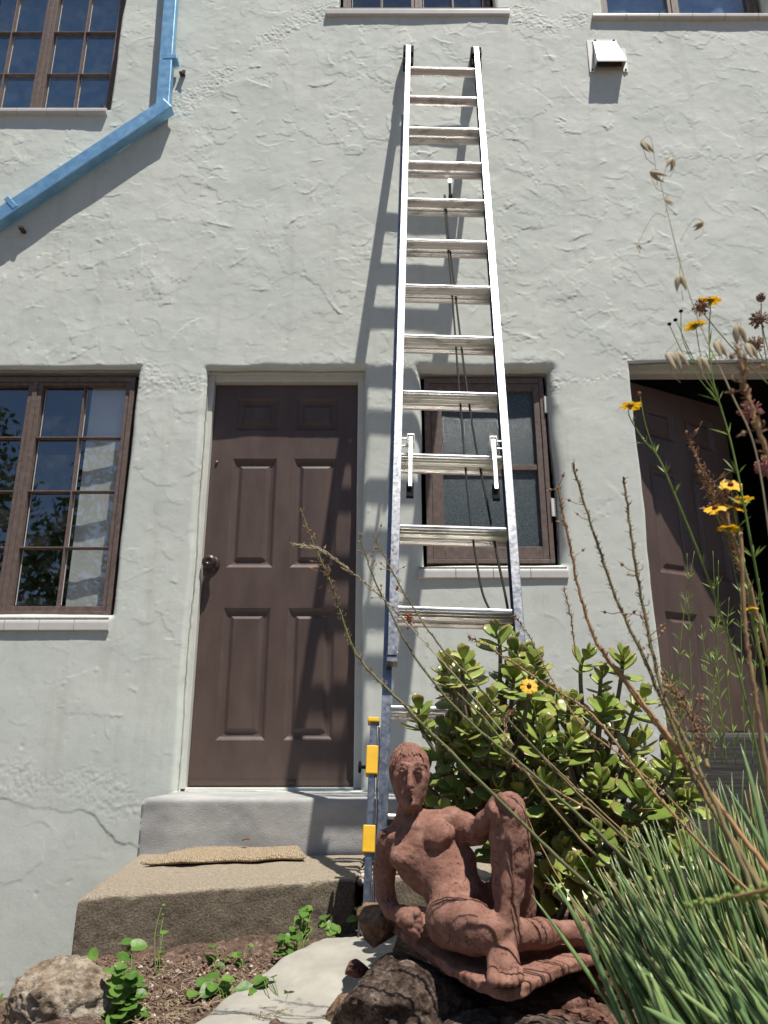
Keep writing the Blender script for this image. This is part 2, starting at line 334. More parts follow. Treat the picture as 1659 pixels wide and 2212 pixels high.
def window(x0, x1, z0, z1, cols, rows, stile, yf, glass='glass', mull=None):
    """casement pair or single: window mesh = sash bars; frame, pane and putty below it"""
    fr = MB(); y0, y1 = yf, yf+.055
    fw = .024
    fr.box(x0, x0+fw, y0, y1, z0, z1); fr.box(x1-fw, x1, y0, y1, z0, z1)
    fr.box(x0+fw, x1-fw, y0, y1, z1-fw, z1); fr.box(x0+fw, x1-fw, y0, y1, z0, z0+fw)
    sa = MB(); gl = MB(); pu = MB()
    spans = [(x0+fw, x1-fw)]
    if mull:
        fr.box(mull-.012, mull+.012, y0+.002, y1, z0+fw, z1-fw)
        spans = [(x0+fw, mull-.012), (mull+.012, x1-fw)]
    for (a, b) in spans:
        s0, s1 = y0+.008, y0+.042; zb, zt = z0+fw, z1-fw
        sa.box(a, a+stile, s0, s1, zb, zt); sa.box(b-stile, b, s0, s1, zb, zt)
        sa.box(a+stile, b-stile, s0+.001, s1, zt-stile*.8, zt); sa.box(a+stile, b-stile, s0+.001, s1, zb, zb+stile*1.1)
        ga, gb, g0, g1 = a+stile, b-stile, zb+stile*1.1, zt-stile*.8
        zz = [g0+(g1-g0)*r/rows for r in range(rows+1)]; xx = [ga+(gb-ga)*c/cols for c in range(cols+1)]
        for x in xx[1:-1]: sa.prism([(-.008, 0), (-.003, -.024), (.003, -.024), (.008, 0)], (x, s1-.006, g0), (x, s1-.006, g1), Vector((1,0,0)), Vector((0,1,0)))
        for z in zz[1:-1]: sa.prism([(-.008, 0), (-.003, -.023), (.003, -.023), (.008, 0)], (ga, s1-.006, z), (gb, s1-.006, z), Vector((0,0,1)), Vector((0,1,0)))
        for c in range(cols):
            for r in range(rows):
                p = [(xx[c], s1-.004, zz[r]), (xx[c+1], s1-.004, zz[r]), (xx[c+1], s1-.004, zz[r+1]), (xx[c], s1-.004, zz[r+1])]
                gl.add(p, [(0,1,2,3)])
                pu.tube([(xx[c]+.0095, s1-.0045, zz[r]+.009), (xx[c]+.0085, s1-.0045, zz[r+1]-.009)], .0022, 5)
                if r == 0: pu.tube([(xx[c]+.009, s1-.0045, zz[r+1]-.002), (xx[c+1]-.009, s1-.0045, zz[r+1]-.002)], .0014, 5)
    o = sa.build('window', M['brown_frame'], house, bevel=.0015)
    fr.build('frame', M['brown_frame'], o, bevel=.002); gl.build('pane', M[glass], o)
    if glass == 'glass': pu.build('putty', M['putty'], o)
    return o
def sill(parent, x0, x1, z0, z1, yo, tile_w):
    sb = MB(); gb = MB(); n_ = max(1, round((x1-x0)/tile_w)); r_ = (z1-z0)*.45
    for k in range(n_):
        a = x0+(x1-x0)*k/n_+(.0015 if k else 0); b = x0+(x1-x0)*(k+1)/n_-(.0015 if k < n_-1 else 0)
        prof = [(.12, z0), (yo+.004, z0), (yo, z0+.006)]+[(yo+r_*(1-math.cos(q)), z1-r_+r_*math.sin(q)) for q in np.linspace(0, math.pi/2, 7)]+[(.12, z1+.004)]
        sb.prism(prof, (a, 0, 0), (b, 0, 0), Vector((0,1,0)), Vector((0,0,1)))
    gb.box(x0+.004, x1-.004, yo+.004, .115, z0+.003, z1-.004)
    o = sb.build('sill', M['tile'], parent, smooth=False); gb.build('grout', M['grout'], parent); return o
w1 = window(-2.26, -1.255, .597+CZ, 1.812+CZ, 2, 4, .022, .036, mull=-1.757); sill(w1, -2.34, -1.241, .522+CZ, .588+CZ, -.012, .16)
w2 = window(-2.49, -1.575, 3.47+CZ, 4.85+CZ, 2, 4, .022, .09, mull=-2.03); sill(w2, -2.56, -1.56, 3.428+CZ, 3.462+CZ, -.03, .155)
w3 = window(-.25, .65, 4.22+CZ, 5.2+CZ, 2, 3, .022, .09, mull=.2); sill(w3, -.341, .742, 4.155+CZ, 4.215+CZ, -.022, 1.2)
w4 = window(1.32, 2.28, 4.18+CZ, 5.2+CZ, 1, 1, .022, .09, mull=1.77); sill(w4, 1.232, 2.4, 4.13+CZ, 4.166+CZ, -.026, .2)
# small window with pebbled glass
fb = MB(); y0 = .052
x0, x1, z0, z1 = .203, .806, .85+CZ, 1.815+CZ
fb.box(x0, x0+.03, y0, y0+.05, z0, z1); fb.box(x1-.022, x1, y0, y0+.05, z0, z1); fb.box(x0+.03, x1-.022, y0, y0+.05, z1-.028, z1); fb.box(x0+.03, x1-.022, y0, y0+.05, z0, z0+.02)
sb = MB(); a, b_, c, d_ = x0+.031, x1-.023, z0+.021, z1-.029
sb.box(a, a+.055, y0+.006, y0+.04, c, d_); sb.box(b_-.03, b_, y0+.006, y0+.04, c, d_)
sb.box(a+.055, b_-.03, y0+.007, y0+.04, c, c+.062); sb.box(a+.055, b_-.03, y0+.007, y0+.04, d_-.04, d_)
sb.box(a+.055, b_-.03, y0+.012, y0+.04, 1.322+CZ, 1.35+CZ)
w5 = sb.build('window', M['brown_frame'], house, bevel=.002); fb.build('frame', M['brown_frame'], w5, bevel=.002)
gb = MB(); gb.box(a+.05, b_-.025, y0+.026, y0+.03, c+.05, d_-.03); gb.build('pane', M['pebble'], w5)
for zz in (1.62, 1.08): hb = MB(); hb.tube([(x1+.002, y0-.004, zz+CZ), (x1+.002, y0-.004, zz+.09+CZ)], .006, 8); hb.box(x1-.002, x1+.02, y0-.004, y0+.002, zz+CZ, zz+.09+CZ); hb.build('hinge', M['hood'], w5)
sill(w5, .158, .848, .762+CZ, .822+CZ, -.013, .16)
w1['label'] = 'lower left brown casement with a white curtain behind its right panes'
w5['label'] = 'small brown window of pebbled glass behind the ladder'

def panel_door(w_, h_, panels, th=.044):
    """door in local coords: x 0..w_, z 0..h_, front face at y = 0"""
    mb = MB(); xs_ = sorted({0, w_, *[p[0] for p in panels], *[p[1] for p in panels]}); zs_ = sorted({0, h_, *[p[2] for p in panels], *[p[3] for p in panels]})
    inp = lambda x, z: any(p[0] < x < p[1] and p[2] < z < p[3] for p in panels)
    for i in range(len(xs_)-1):
        for j in range(len(zs_)-1):
            if not inp((xs_[i]+xs_[i+1])/2, (zs_[j]+zs_[j+1])/2):
                mb.add([(xs_[i],0,zs_[j]),(xs_[i+1],0,zs_[j]),(xs_[i+1],0,zs_[j+1]),(xs_[i],0,zs_[j+1])], [(0,1,2,3)])
    for (x0, x1, z0, z1) in panels:      # sunk moulding, flat, raised field
        steps = [(0, 0), (.006, .0035), (.016, .011), (.028, .0135), (.034, .0135), (.050, .004), (.0505, .0035)]
        rs = [[(x0+e, y, z0+e), (x1-e, y, z0+e), (x1-e, y, z1-e), (x0+e, y, z1-e)] for e, y in steps]
        vs = [p for r in rs for p in r]; fs = [(4*k+i, 4*k+(i+1)%4, 4*k+4+(i+1)%4, 4*k+4+i) for k in range(len(steps)-1) for i in range(4)]
        l = 4*(len(steps)-1); fs.append((l, l+1, l+2, l+3)); mb.add(vs, fs)
    mb.add([(0,0,0),(w_,0,0),(w_,0,h_),(0,0,h_),(0,th,0),(w_,th,0),(w_,th,h_),(0,th,h_)], [(4,7,6,5),(0,4,5,1),(1,5,6,2),(2,6,7,3),(3,7,4,0)])
    return mb
def place(mb, loc, rz=0):
    R = Matrix.Rotation(rz, 3, 'Z'); mb.v = [tuple(R @ Vector(p)+Vector(loc)) for p in mb.v]; return mb
DW, DH = .7235, 1.943
pcols = [(.107, .327), (.41, .63)]; prow = [(.195, .79), (.985, 1.54), (1.69, 1.87)]
pan = [(a, b, c, d) for a, b in pcols for c, d in prow]
dy = .106
md = place(panel_door(DW, DH, pan), (-.859, dy, -.142+CZ))
md.box(-.857, -.1375, dy-.006, dy-.0005, -.1385+CZ, -.115+CZ)
md.box(-.85, -.145, dy-.010, dy-.006, -.136+CZ, -.122+CZ)
door = md.build('door', M['brown'], house, bevel=.0012)
door['label'] = 'closed brown six panel door above the grey step'
fj = MB(); fj.box(-.863, -.132, .062, .165, -.17+CZ, -.1445+CZ)
fj.box(-.935, -.8625, .065, .16, -.15+CZ, 1.85+CZ); fj.box(-.1325, -.08, .065, .16, -.15+CZ, 1.85+CZ); fj.box(-.8625, -.1325, .068, .16, 1.803+CZ, 1.87+CZ)
fj.build('door_frame', M['offwhite'], house, bevel=.004)
kb = MB(); kc = Vector((-.823, dy, .858+CZ))
def lathe(mb, c, ax, prof, n=20):
    ax = Vector(ax).normalized(); u = ax.orthogonal().normalized(); v = ax.cross(u); vs = []
    for r, t in prof:
        for k in range(n): q = 2*math.pi*k/n; vs.append(Vector(c)+ax*t+(u*math.cos(q)+v*math.sin(q))*r)
    fs = [(i*n+k, i*n+(k+1)%n, (i+1)*n+(k+1)%n, (i+1)*n+k) for i in range(len(prof)-1) for k in range(n)]+[tuple((len(prof)-1)*n+k for k in range(n))]
    mb.add(vs, fs)
lathe(kb, kc, (0,-1,0), [(a_*1.2, b_) for a_, b_ in [(.034, -.001), (.034, .004), (.028, .010), (.013, .014), (.012, .026), (.018, .032), (.027, .042), (.029, .052), (.026, .062), (.017, .068), (.009, .069), (.008, .066), (0.001, .066)]])
kb.build('handle', M['bronze'], door, smooth=True)
pb = MB(); pb.ball((-.831, dy-.002, 1.378+CZ), .008, 10, 6); pb.build('peephole', M['alu'], door, smooth=True)
# second door, swung part way into the house
a2 = math.radians(27)
d2 = place(panel_door(.74, 2.0, [(a, b, c, d) for a, b in [(.115, .335), (.41, .63)] for c, d in [(.2, .80), (.99, 1.55), (1.71, 1.89)]]), (1.246, .145, -.15+CZ), a2)
o2 = d2.build('door', M['brown'], house, bevel=.0012); o2['label'] = 'right hand brown panel door standing ajar behind the flowers'
f2 = MB(); f2.box(1.24, 2.42, .10, .17, 1.866+CZ, 1.9+CZ); f2.box(2.39, 2.43, .10, .19, -.15+CZ, 1.866+CZ); f2.build('door_frame', M['offwhite'], house, bevel=.004)
# curtains
def curtain(x0, x1, z0, z1, y, amp, waves, m_, label, seed=1):
    mb = MB(); nx_, nz_ = 60, 24; r = random.Random(seed); ph = r.random()*6
    vs = [(x0+(x1-x0)*i/nx_, y+amp*math.sin(i/nx_*waves*6.283+ph)+.25*amp*math.sin(i/nx_*waves*15+j*.06), z0+(z1-z0)*j/nz_) for i in range(nx_+1) for j in range(nz_+1)]
    fs = [(i*(nz_+1)+j, (i+1)*(nz_+1)+j, (i+1)*(nz_+1)+j+1, i*(nz_+1)+j+1) for i in range(nx_) for j in range(nz_)]
    mb.add(vs, fs); o = mb.build('curtain', m_, None, smooth=True); return tag(o, label, 'curtain')
curtain(-1.50, -1.27, .57+CZ, 1.80+CZ, .115, .004, .9, M['curtain'], 'white curtain drawn to the right side of the lower left window')
curtain(-2.5, -1.55, 3.4+CZ, 4.9+CZ, .33, .010, 5, M['lace'], 'net curtain with bluish sky light in its colour, hanging across the upper left window', 2)
curtain(1.3, 2.3, 4.1+CZ, 5.2+CZ, .23, .012, 3, M['lace'], 'curtain with bluish sky light in its colour behind the upper right window', 3)

# downspout: square pipe, elbow, diagonal run, straps
dp = MB()
def sq_pipe(mb, a, b, wd, dp_, yb):      # pipe in the wall plane from a to b (x, z), back at y = -yb
    a, b = Vector((a[0], 0, a[1])), Vector((b[0], 0, b[1])); t = (b-a).normalized(); n_ = Vector((t.z, 0, -t.x)); o = []
    for p in (a, b): o += [p+n_*wd/2+Vector((0,-yb,0)), p-n_*wd/2+Vector((0,-yb,0)), p-n_*wd/2+Vector((0,-yb-dp_,0)), p+n_*wd/2+Vector((0,-yb-dp_,0))]
    mb.hexa(o)
q = lambda u, v: (lambda p: (p.x, p.z))(P(u, v, D-.06))
pt = q(381, -160); pe = q(352, 234); pb_ = q(-140, 562)
sq_pipe(dp, pt, (pe[0], pe[1]-.0), .074, .056, .024)
sq_pipe(dp, (pe[0]+.030, pe[1]+.022), pb_, .078, .060, .022)
ds = dp.build('downspout', M['blue'], house, bevel=.004)
br = MB(); sq_pipe(br, q(369, 124), q(368.5, 133), .08, .060, .0225); br.build('strap', M['blue'], ds, bevel=.002)
br = MB(); sq_pipe(br, q(32, 440), q(22, 447), .084, .0645, .0205)
br.build('strap', M['blue'], ds, bevel=.002)
tb = MB(); e = q(392, 145); tb.box(e[0]-.022, e[0]+.008, -.03, .0, e[1]-.004, e[1]+.004); tb.box(e[0]-.004, e[0]+.016, -.032, -.03, e[1]-.012, e[1]+.010)
tb.build('bracket', M['rust'], ds); tb = MB(); e = q(42, 487); tb.box(e[0]-.012, e[0]+.01, -.05, 0, e[1]-.006, e[1]+.006); tb.build('bracket', M['rust'], ds)
# vent hood
vb = MB(); zb, zt = 3.758+CZ, 3.962+CZ
f0 = [(1.222, -.008, zt), (1.352, -.008, zt), (1.378, -.070, zb), (1.212, -.070, zb), (1.212, -.004, zb), (1.378, -.004, zb)]
t_ = .003
vb.add(f0, [(3,2,1,0), (0,4,3), (1,2,5)])
vb.add([Vector(p)+Vector((0, t_, -t_)) for p in f0], [(0,1,2,3), (3,4,0), (5,2,1)])
vb.hexa([(1.212,-.070,zb-.012),(1.378,-.070,zb-.012),(1.378,-.067,zb-.012),(1.212,-.067,zb-.012),(1.212,-.070,zb),(1.378,-.070,zb),(1.378,-.067,zb),(1.212,-.067,zb)])
vb.box(1.185, 1.212, -.006, -.002, zb-.02, zt+.012); vb.box(1.378, 1.405, -.006, -.002, zb-.02, zt-.05); vb.box(1.212, 1.362, -.006, -.002, zt-.002, zt+.016)
vh = vb.build('vent_hood', M['hood'], house)
for x, z in ((1.232, zt+.008), (1.342, zt+.008), (1.2, zb-.006), (1.392, zb-.006)): sc_ = MB(); sc_.ball((x, -.008, z), .006, 8, 5); sc_.build('screw', M['rust'], vh, smooth=True)
bb = MB(); bb.box(1.225, 1.365, -.03, -.027, zb-.005, zb+.06); bb.build('flap', M['rust'], vh)
# shutter dog on the upper sill
sd = MB(); sd.tube([(-1.607, .06, 3.462+CZ), (-1.607, .05, 3.51+CZ), (-1.607, .03, 3.53+CZ)], [.016, .013, .012], 8); sd.build('stay', M['rust'], w2, smooth=True)
# ------------------------------------------------------------------ extension ladder
S_, DF, DB = .30, 2.242, 2.305
LE = Vector((.0322, S_, 1)).normalized(); LN = Vector((0, 1, -S_)).normalized(); LX = Vector((1, 0, -.0322)).normalized()
def LP(z, x, n, d0=DF):   # point at height z, x from the centre line, n behind the front plane
    return Vector((.2095+.0322*z, d0+S_*z-D, z+CZ))+LX*x+LN*n
def beam(mb, z0, z1, x0, x1, n0, n1, d0=DF):
    mb.hexa([LP(z0,x0,n0,d0), LP(z0,x1,n0,d0), LP(z0,x1,n1,d0), LP(z0,x0,n1,d0), LP(z1,x0,n0,d0), LP(z1,x1,n0,d0), LP(z1,x1,n1,d0), LP(z1,x0,n1,d0)])
ladder = thing('extension_ladder', LP(-.45, 0, .06), 'tall aluminium extension ladder leaning on the house wall', 'ladder')
def rail(z0, z1, side, half, d0, nb, dep):
    mb = MB(); o = half*side; i = (half-.028)*side; x0, x1 = min(o, i), max(o, i)
    beam(mb, z0, z1, x0, x1, 0, .003, d0); wc = (half-.010)*side
    beam(mb, z0, z1, wc-.0015, wc+.0015, .003, dep-.003, d0); beam(mb, z0, z1, x0, x1, dep-.003, dep, d0)
    return mb.build('side_rail', M['alu'], ladder, bevel=.0008)
for s in (-1, 1):
    rail(.273, 3.86, s, .208, DF, 0, .058); rail(-.44, 3.24, s, .221, DB, 0, .058)
rp = [(-.002, .002), (.002, .0), (.005, .0), (.0065, .003), (.0085, .0035), (.010, .0015), (.012, .002), (.0135, .006), (.018, .012), (.019, .011), (.020, .013), (.025, .019), (.026, .018), (.027, .020), (.032, .028), (.033, .036), (-.006, .038), (-.007, .030), (-.004, .024), (-.006, .018), (-.003, .010)]
def rung(z, half, d0, nb):
    mb = MB(); mb.prism([(-a, b) for a, b in rp], LP(z, -half, nb, d0), LP(z, half, nb, d0), LE, LN); return mb.build('rung', M['rung'], ladder)
for k in range(12): rung(.416+.2919*k+.02, .183, DF, .012)
for k in range(-1, 11): rung(.1185+.2955*k+.012, .2, DB, .012)
for s in (-1, 1):      # end caps that rest on the wall
    c = MB(); x = .193*s; beam(c, 3.785, 3.865, x-.030, x+.030, .0035, .075); beam(c, 3.70, 3.785, x-.028, x+.028, .02, .07); c.build('end_cap', M['black'], ladder, bevel=.004)
    fb_ = MB(); beam(fb_, .255, .285, x-.018, x+.018, .004, .05); fb_.build('end_bracket', M['alu'], ladder, bevel=.002)
    # rung lock
    lb = MB(); x = .148*s
    beam(lb, .985, 1.075, x-.008, x+.008, -.012, -.009); beam(lb, .862, .985, x-.007, x+.007, -.016, -.006)
    beam(lb, 1.082, 1.087, x-.013, x+.013, -.014, .02); beam(lb, 1.045, 1.082, x-.0135, x-.011, -.014, .02); beam(lb, 1.045, 1.082, x+.011, x+.0135, -.014, .02)
    beam(lb, 1.045, 1.05, min(x, .18*s), max(x, .18*s), .004, .012); beam(lb, 1.078, 1.083, min(x, .18*s), max(x, .18*s), .004, .012)
    lo = lb.build('rung_lock', M['rung'], ladder, bevel=.001)
    tp = MB(); beam(tp, .83, .885, x-.0125, x+.0125, -.004, .012); tp.build('latch_tip', M['black'], lo, bevel=.001)
pl = MB(); beam(pl, 2.55, 2.66, .019, .031, .05, .064, DF); c = LP(2.545, .025, .055)
lathe(pl, c-LX*.008, LX, [(.001, 0), (.022, 0), (.017, .004), (.017, .012), (.022, .016), (.001, .016)], 16); pl.build('pulley', M['black'], ladder)
kb = MB(); beam(kb, 2.66, 2.69, .018, .032, .050, .062, DF); kb.build('pulley_bracket', M['rung'], ladder)
def smooth_path(pts, n=8):
    out = []; m_ = len(pts)
    for i in range(m_-1):
        p0, p1, p2, p3 = [Vector(pts[min(max(k, 0), m_-1)]) for k in (i-1, i, i+1, i+2)]
        for k in range(n):
            t = k/n; out.append(.5*((2*p1)+(p2-p0)*t+(2*p0-5*p1+4*p2-p3)*t*t+(3*p1-p0-3*p2+p3)*t**3))
    out.append(Vector(pts[-1])); return out
def on_ladder(u, v, n=.045):
    x = u-829.5; y = 1106-v; fw = F_PX*CT-y*ST; t = (F_PX*ST+y*CT)/fw; d = DF/(1-S_*t); return P(u, v, d)+LN*n
ra = MB()
ra.tube(smooth_path([on_ladder(u, v) for u, v in [(961, 402), (966, 480), (975, 580), (984, 690), (992, 800), (1002, 920), (1012, 1040), (1022, 1130), (1031, 1190), (1044, 1260), (1060, 1300), (1082, 1330)]]), .0038, 6)
ra.tube(smooth_path([on_ladder(u, v, .05) for u, v in [(963, 402), (972, 500), (984, 600), (998, 720), (1014, 840), (1034, 960), (1054, 1060), (1077, 1180), (1094, 1260), (1107, 1330)]]), .0042, 6)
ra.build('rope', M['rope'], ladder, smooth=True)
# levelling leg clamped outside the left rail
lv = MB(); beam(lv, -.44, .085, -.252, -.232, .004, .034, DB); beam(lv, -.40, .07, -.229, -.2225, .010, .03, DB); leg = lv.build('leveling_leg', M['alu'], ladder, bevel=.002)
for z0, z1 in ((.078, .092), (-.065, .012), (-.262, -.195)):
    c = MB(); e_ = .004; beam(c, z0, z1, -.256-e_, -.226, -.004, .038, DB); c.build('clamp', M['yellow'], leg, bevel=.003)
kn = MB(); p0 = LP(-.043, -.26, .016, DB); lathe(kn, p0, -LX, [(.005, 0), (.005, .012), (.015, .013), (.017, .017), (.015, .021), (.001, .022)], 16); kn.build('knob', M['black'], leg)
ft = MB(); beam(ft, -.475, -.40, -.262, -.258, -.01, .045, DB); beam(ft, -.475, -.40, -.232, -.228, -.01, .045, DB); beam(ft, -.478, -.470, -.262, -.228, -.015, .05, DB); ft.build('foot', M['alu'], leg)

# ------------------------------------------------------------------ steps, path, ground
def rounded_block(name, m_, quad, z0, z1, rad, label, seed, amp=.003, res=.012):
    """block with four top corners (x, d) running FL FR BR BL, rounded edges and a worn surface"""
    q_ = [Vector((a, b)) for a, b in quad]; nu = int((q_[1]-q_[0]).length/res); nv = int((q_[3]-q_[0]).length/res); hz = max(3, int((z1-z0)/res)); nr = 5
    # parameter rows: front face up, round, top back, round, back face down
    def ring(t): return t
    us = np.linspace(0, 1, nu+1); rows = []
    Lf = (q_[3]-q_[0]).length
    for z in np.linspace(z0, z1-rad, hz): rows.append((0.0, z))
    for a_ in np.linspace(0, math.pi/2, nr+1)[1:]: rows.append((rad*(1-math.cos(a_))/Lf, z1-rad+rad*math.sin(a_)))
    for v_ in np.linspace(rad/Lf, 1-rad/Lf, nv)[1:]: rows.append((v_, z1))
    for z in np.linspace(z1, z0, 4)[1:]: rows.append((1.0, z))
    V = []
    for v_, z in rows:
        for u_ in us:
            L_ = (q_[1]-q_[0]).length; e = min(u_, 1-u_)*L_; dz = 0
            if e < rad and z > z1-rad: dz = rad-math.sqrt(max(rad**2-(rad-e)**2, 0)); dz = min(dz, rad*.8)
            p = (q_[0]*(1-u_)+q_[1]*u_)*(1-v_)+(q_[3]*(1-u_)+q_[2]*u_)*v_
            V.append((p.x, p.y-D, z-dz*.7+CZ))
    V = np.array(V); nn = nu+1
    V[:, 1] += amp*fbm(V[:, 0]*14, V[:, 1]*14, V[:, 2]*14, 4, seed, .7); V[:, 2] += amp*.8*fbm(V[:, 0]*14+9, V[:, 1]*14, V[:, 2]*14, 4, seed+7)
    i_, j_ = np.meshgrid(np.arange(len(rows)-1), np.arange(nu), indexing='ij'); a = (i_*nn+j_).ravel()
    Q = np.stack([a, a+1, a+nn+1, a+nn], -1)
    # end caps
    caps = []; k = len(rows)
    for col in (0, nu):
        ids = np.arange(k)*nn+col; m_b = len(V); c0 = V[ids].copy(); c0[:, 2] = z0+CZ; V = np.concatenate([V, c0]); b_ = m_b+np.arange(k)
        qd = np.stack([ids[:-1], ids[1:], b_[1:], b_[:-1]], -1); caps.append(qd if col else qd[:, ::-1])
    o = np_mesh(name, V, np.concatenate([Q]+caps), m_); return tag(o, label, 'step', 'steps below the closed door')
M['cement'] = mat('grey_cement', (.29, .29, .285), (.42, .415, .40), 5, .88, bump=.7, bscale=150, c3=(.5, .49, .47), lo=.35, hi=.6, stretch=(1, 1, 1.8))
m, n, b = nodes('pebbly_concrete'); tc = N(n, 'ShaderNodeTexCoord'); vec = tc.outputs['Object']
t1 = noise_tex(n, 150, 6, .75, vec); r1 = ramp(n, t1.outputs[0], [(.3, (.15, .128, .10)), (.5, (.34, .295, .235)), (.7, (.51, .455, .375))])
t2 = noise_tex(n, 6, 7, .7, vec)
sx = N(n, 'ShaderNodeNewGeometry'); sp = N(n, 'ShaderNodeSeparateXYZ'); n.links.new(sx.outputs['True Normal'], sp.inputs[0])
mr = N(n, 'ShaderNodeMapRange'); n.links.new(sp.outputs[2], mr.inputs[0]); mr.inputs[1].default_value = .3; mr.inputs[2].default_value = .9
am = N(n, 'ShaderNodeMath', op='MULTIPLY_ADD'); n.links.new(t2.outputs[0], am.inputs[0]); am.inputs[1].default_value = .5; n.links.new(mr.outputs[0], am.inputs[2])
r2 = ramp(n, am.outputs[0], [(.15, (.42, .38, .33)), (.5, (.86, .82, .74)), (.9, (1.12, 1.06, .98))])  # shade on upright faces and light on the top put into the colour
mx = N(n, 'ShaderNodeMix', data_type='RGBA', blend_type='MULTIPLY'); mx.inputs[0].default_value = 1
n.links.new(r1.outputs[0], mx.inputs[6]); n.links.new(r2.outputs[0], mx.inputs[7]); n.links.new(mx.outputs[2], b.inputs['Base Color'])
b.inputs['Roughness'].default_value = .9; bp = N(n, 'ShaderNodeBump'); bp.inputs['Strength'].default_value = 1; bp.inputs['Distance'].default_value = .009
n.links.new(t1.outputs[0], bp.inputs['Height']); n.links.new(bp.outputs[0], b.inputs['Normal']); M['aggregate'] = m
rounded_block('doorstep', M['cement'], [(-.885, 3.0), (.07, 3.0), (.07, 3.475), (-.885, 3.475)], -.42, -.158, .018, 'smooth grey cement doorstep under the closed brown door', 3, .0010, .01)
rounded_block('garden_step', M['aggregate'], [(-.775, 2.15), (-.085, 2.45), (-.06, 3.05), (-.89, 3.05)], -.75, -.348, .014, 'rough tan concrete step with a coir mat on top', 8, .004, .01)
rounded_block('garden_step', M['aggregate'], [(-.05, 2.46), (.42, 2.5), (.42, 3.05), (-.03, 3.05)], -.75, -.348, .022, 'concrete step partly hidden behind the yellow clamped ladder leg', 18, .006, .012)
# doormat
m, n, b = nodes('woven_coir'); tc = N(n, 'ShaderNodeTexCoord'); vec = tc.outputs['Object']
wv = N(n, 'ShaderNodeTexWave'); wv.inputs['Scale'].default_value = 42; wv.inputs['Distortion'].default_value = 3; wv.bands_direction = 'X'; n.links.new(vec, wv.inputs[0])
wv2 = N(n, 'ShaderNodeTexWave'); wv2.inputs['Scale'].default_value = 42; wv2.inputs['Distortion'].default_value = 3; wv2.bands_direction = 'Y'; n.links.new(vec, wv2.inputs[0])
ml = N(n, 'ShaderNodeMath', op='MULTIPLY'); n.links.new(wv.outputs['Fac'], ml.inputs[0]); n.links.new(wv2.outputs['Fac'], ml.inputs[1])
t = noise_tex(n, 120, 5, .7, vec); ad = N(n, 'ShaderNodeMath', op='MULTIPLY_ADD'); n.links.new(ml.outputs[0], ad.inputs[0]); ad.inputs[1].default_value = .5; n.links.new(t.outputs[0], ad.inputs[2])
r = ramp(n, ad.outputs[0], [(.3, (.11, .075, .045)), (.55, (.32, .24, .15)), (.9, (.48, .385, .265))]); n.links.new(r.outputs[0], b.inputs['Base Color']); b.inputs['Roughness'].default_value = .95
bp = N(n, 'ShaderNodeBump'); bp.inputs['Strength'].default_value = .9; bp.inputs['Distance'].default_value = .006; n.links.new(ad.outputs[0], bp.inputs['Height']); n.links.new(bp.outputs[0], b.inputs['Normal']); M['coir'] = m
A, B_, C_, D_ = [Vector((x, d)) for x, d in ((-.775, 2.66), (-.262, 2.80), (-.30, 2.985), (-.70, 2.93))]
nu, nv = 160, 70; V = []
for side in (1, 0):
    for i in range(nu+1):
        for j in range(nv+1):
            u_, v_ = i/nu, j/nv; p = (A*(1-u_)+B_*u_)*(1-v_)+(D_*(1-u_)+C_*u_)*v_
            p = p+Vector((.006*mnoise.noise((u_*9, v_*9, 3)), .009*mnoise.noise((u_*11, v_*4, 7))))
            zz = .006+.011*(mnoise.noise((u_*4, v_*2, 1))+.5)+.006*v_*(1+math.sin(u_*7))*.5
            e = min(min(u_*.5, (1-u_)*.5), min(v_*.25, (1-v_)*.25)); th = .013*math.sqrt(min(e/.02, 1))
            knot = .0012*math.sin(u_*150+2*mnoise.noise((u_*12,v_*9,2)))*math.sin(v_*70)+.003*mnoise.noise((u_*90, v_*45, 0))
            V.append((p.x, p.y-D, -.346+CZ+zz+(th+knot if side else -th*.6)))
V = np.array(V); nn = nv+1; i_, j_ = np.meshgrid(np.arange(nu), np.arange(nv), indexing='ij'); a = (i_*nn+j_).ravel(); off = (nu+1)*nn
Q = np.concatenate([np.stack([a, a+nn, a+nn+1, a+1], -1), np.stack([a+1, a+nn+1, a+nn, a], -1)+off])
tag(np_mesh('doormat', V, Q, M['coir']), 'crumpled woven coir doormat lying on the tan concrete step', 'doormat')

# ground: terrace soil, dropping to the left by the wall and down to where the viewer stands
def gz(x, d):
    z = -.495+.02*fbm(x*5, d*5, 0*x, 4, 90)
    z = z-.62*sstep(-.80, -.98, x)*sstep(1.9, 2.5, d)-.10*sstep(-.82, -1.0, x)-.25*sstep(-.75,-.9,x)*sstep(1.85,2.1,d)
    z = z+.08*sstep(.15, .5, x)*sstep(1.55, 1.8, d)
    z = z-1.0*sstep(1.42, .95, d+.0*x)
    return z
gx = np.concatenate([[-90, -40, -20, -10, -5], np.linspace(-3, -1.3, 20), np.arange(-1.28, 1.3, .01), np.linspace(1.32, 3, 20), [5, 10, 20, 40, 90]])
gd = np.concatenate([[-90, -40, -20, -10, -4, -1], np.linspace(0, 1.2, 20), np.arange(1.22, 2.6, .01), np.linspace(2.62, 3.6, 20), [5, 10, 40]])
GX, GD = np.meshgrid(gx, gd, indexing='ij'); GZ = gz(GX, GD)
GZ += np.where((np.abs(GX) < 1.3) & (GD > 1.2) & (GD < 2.7), .008*fbm(GX*30, GD*30, 0*GX, 3, 95)+.004*vn(GX*90, GD*90, 0*GX, 96), 0)
ny = len(gd); V = np.stack([GX, GD-D, GZ+CZ], -1).reshape(-1, 3); i_, j_ = np.meshgrid(np.arange(len(gx)-1), np.arange(ny-1), indexing='ij'); a = (i_*ny+j_).ravel()
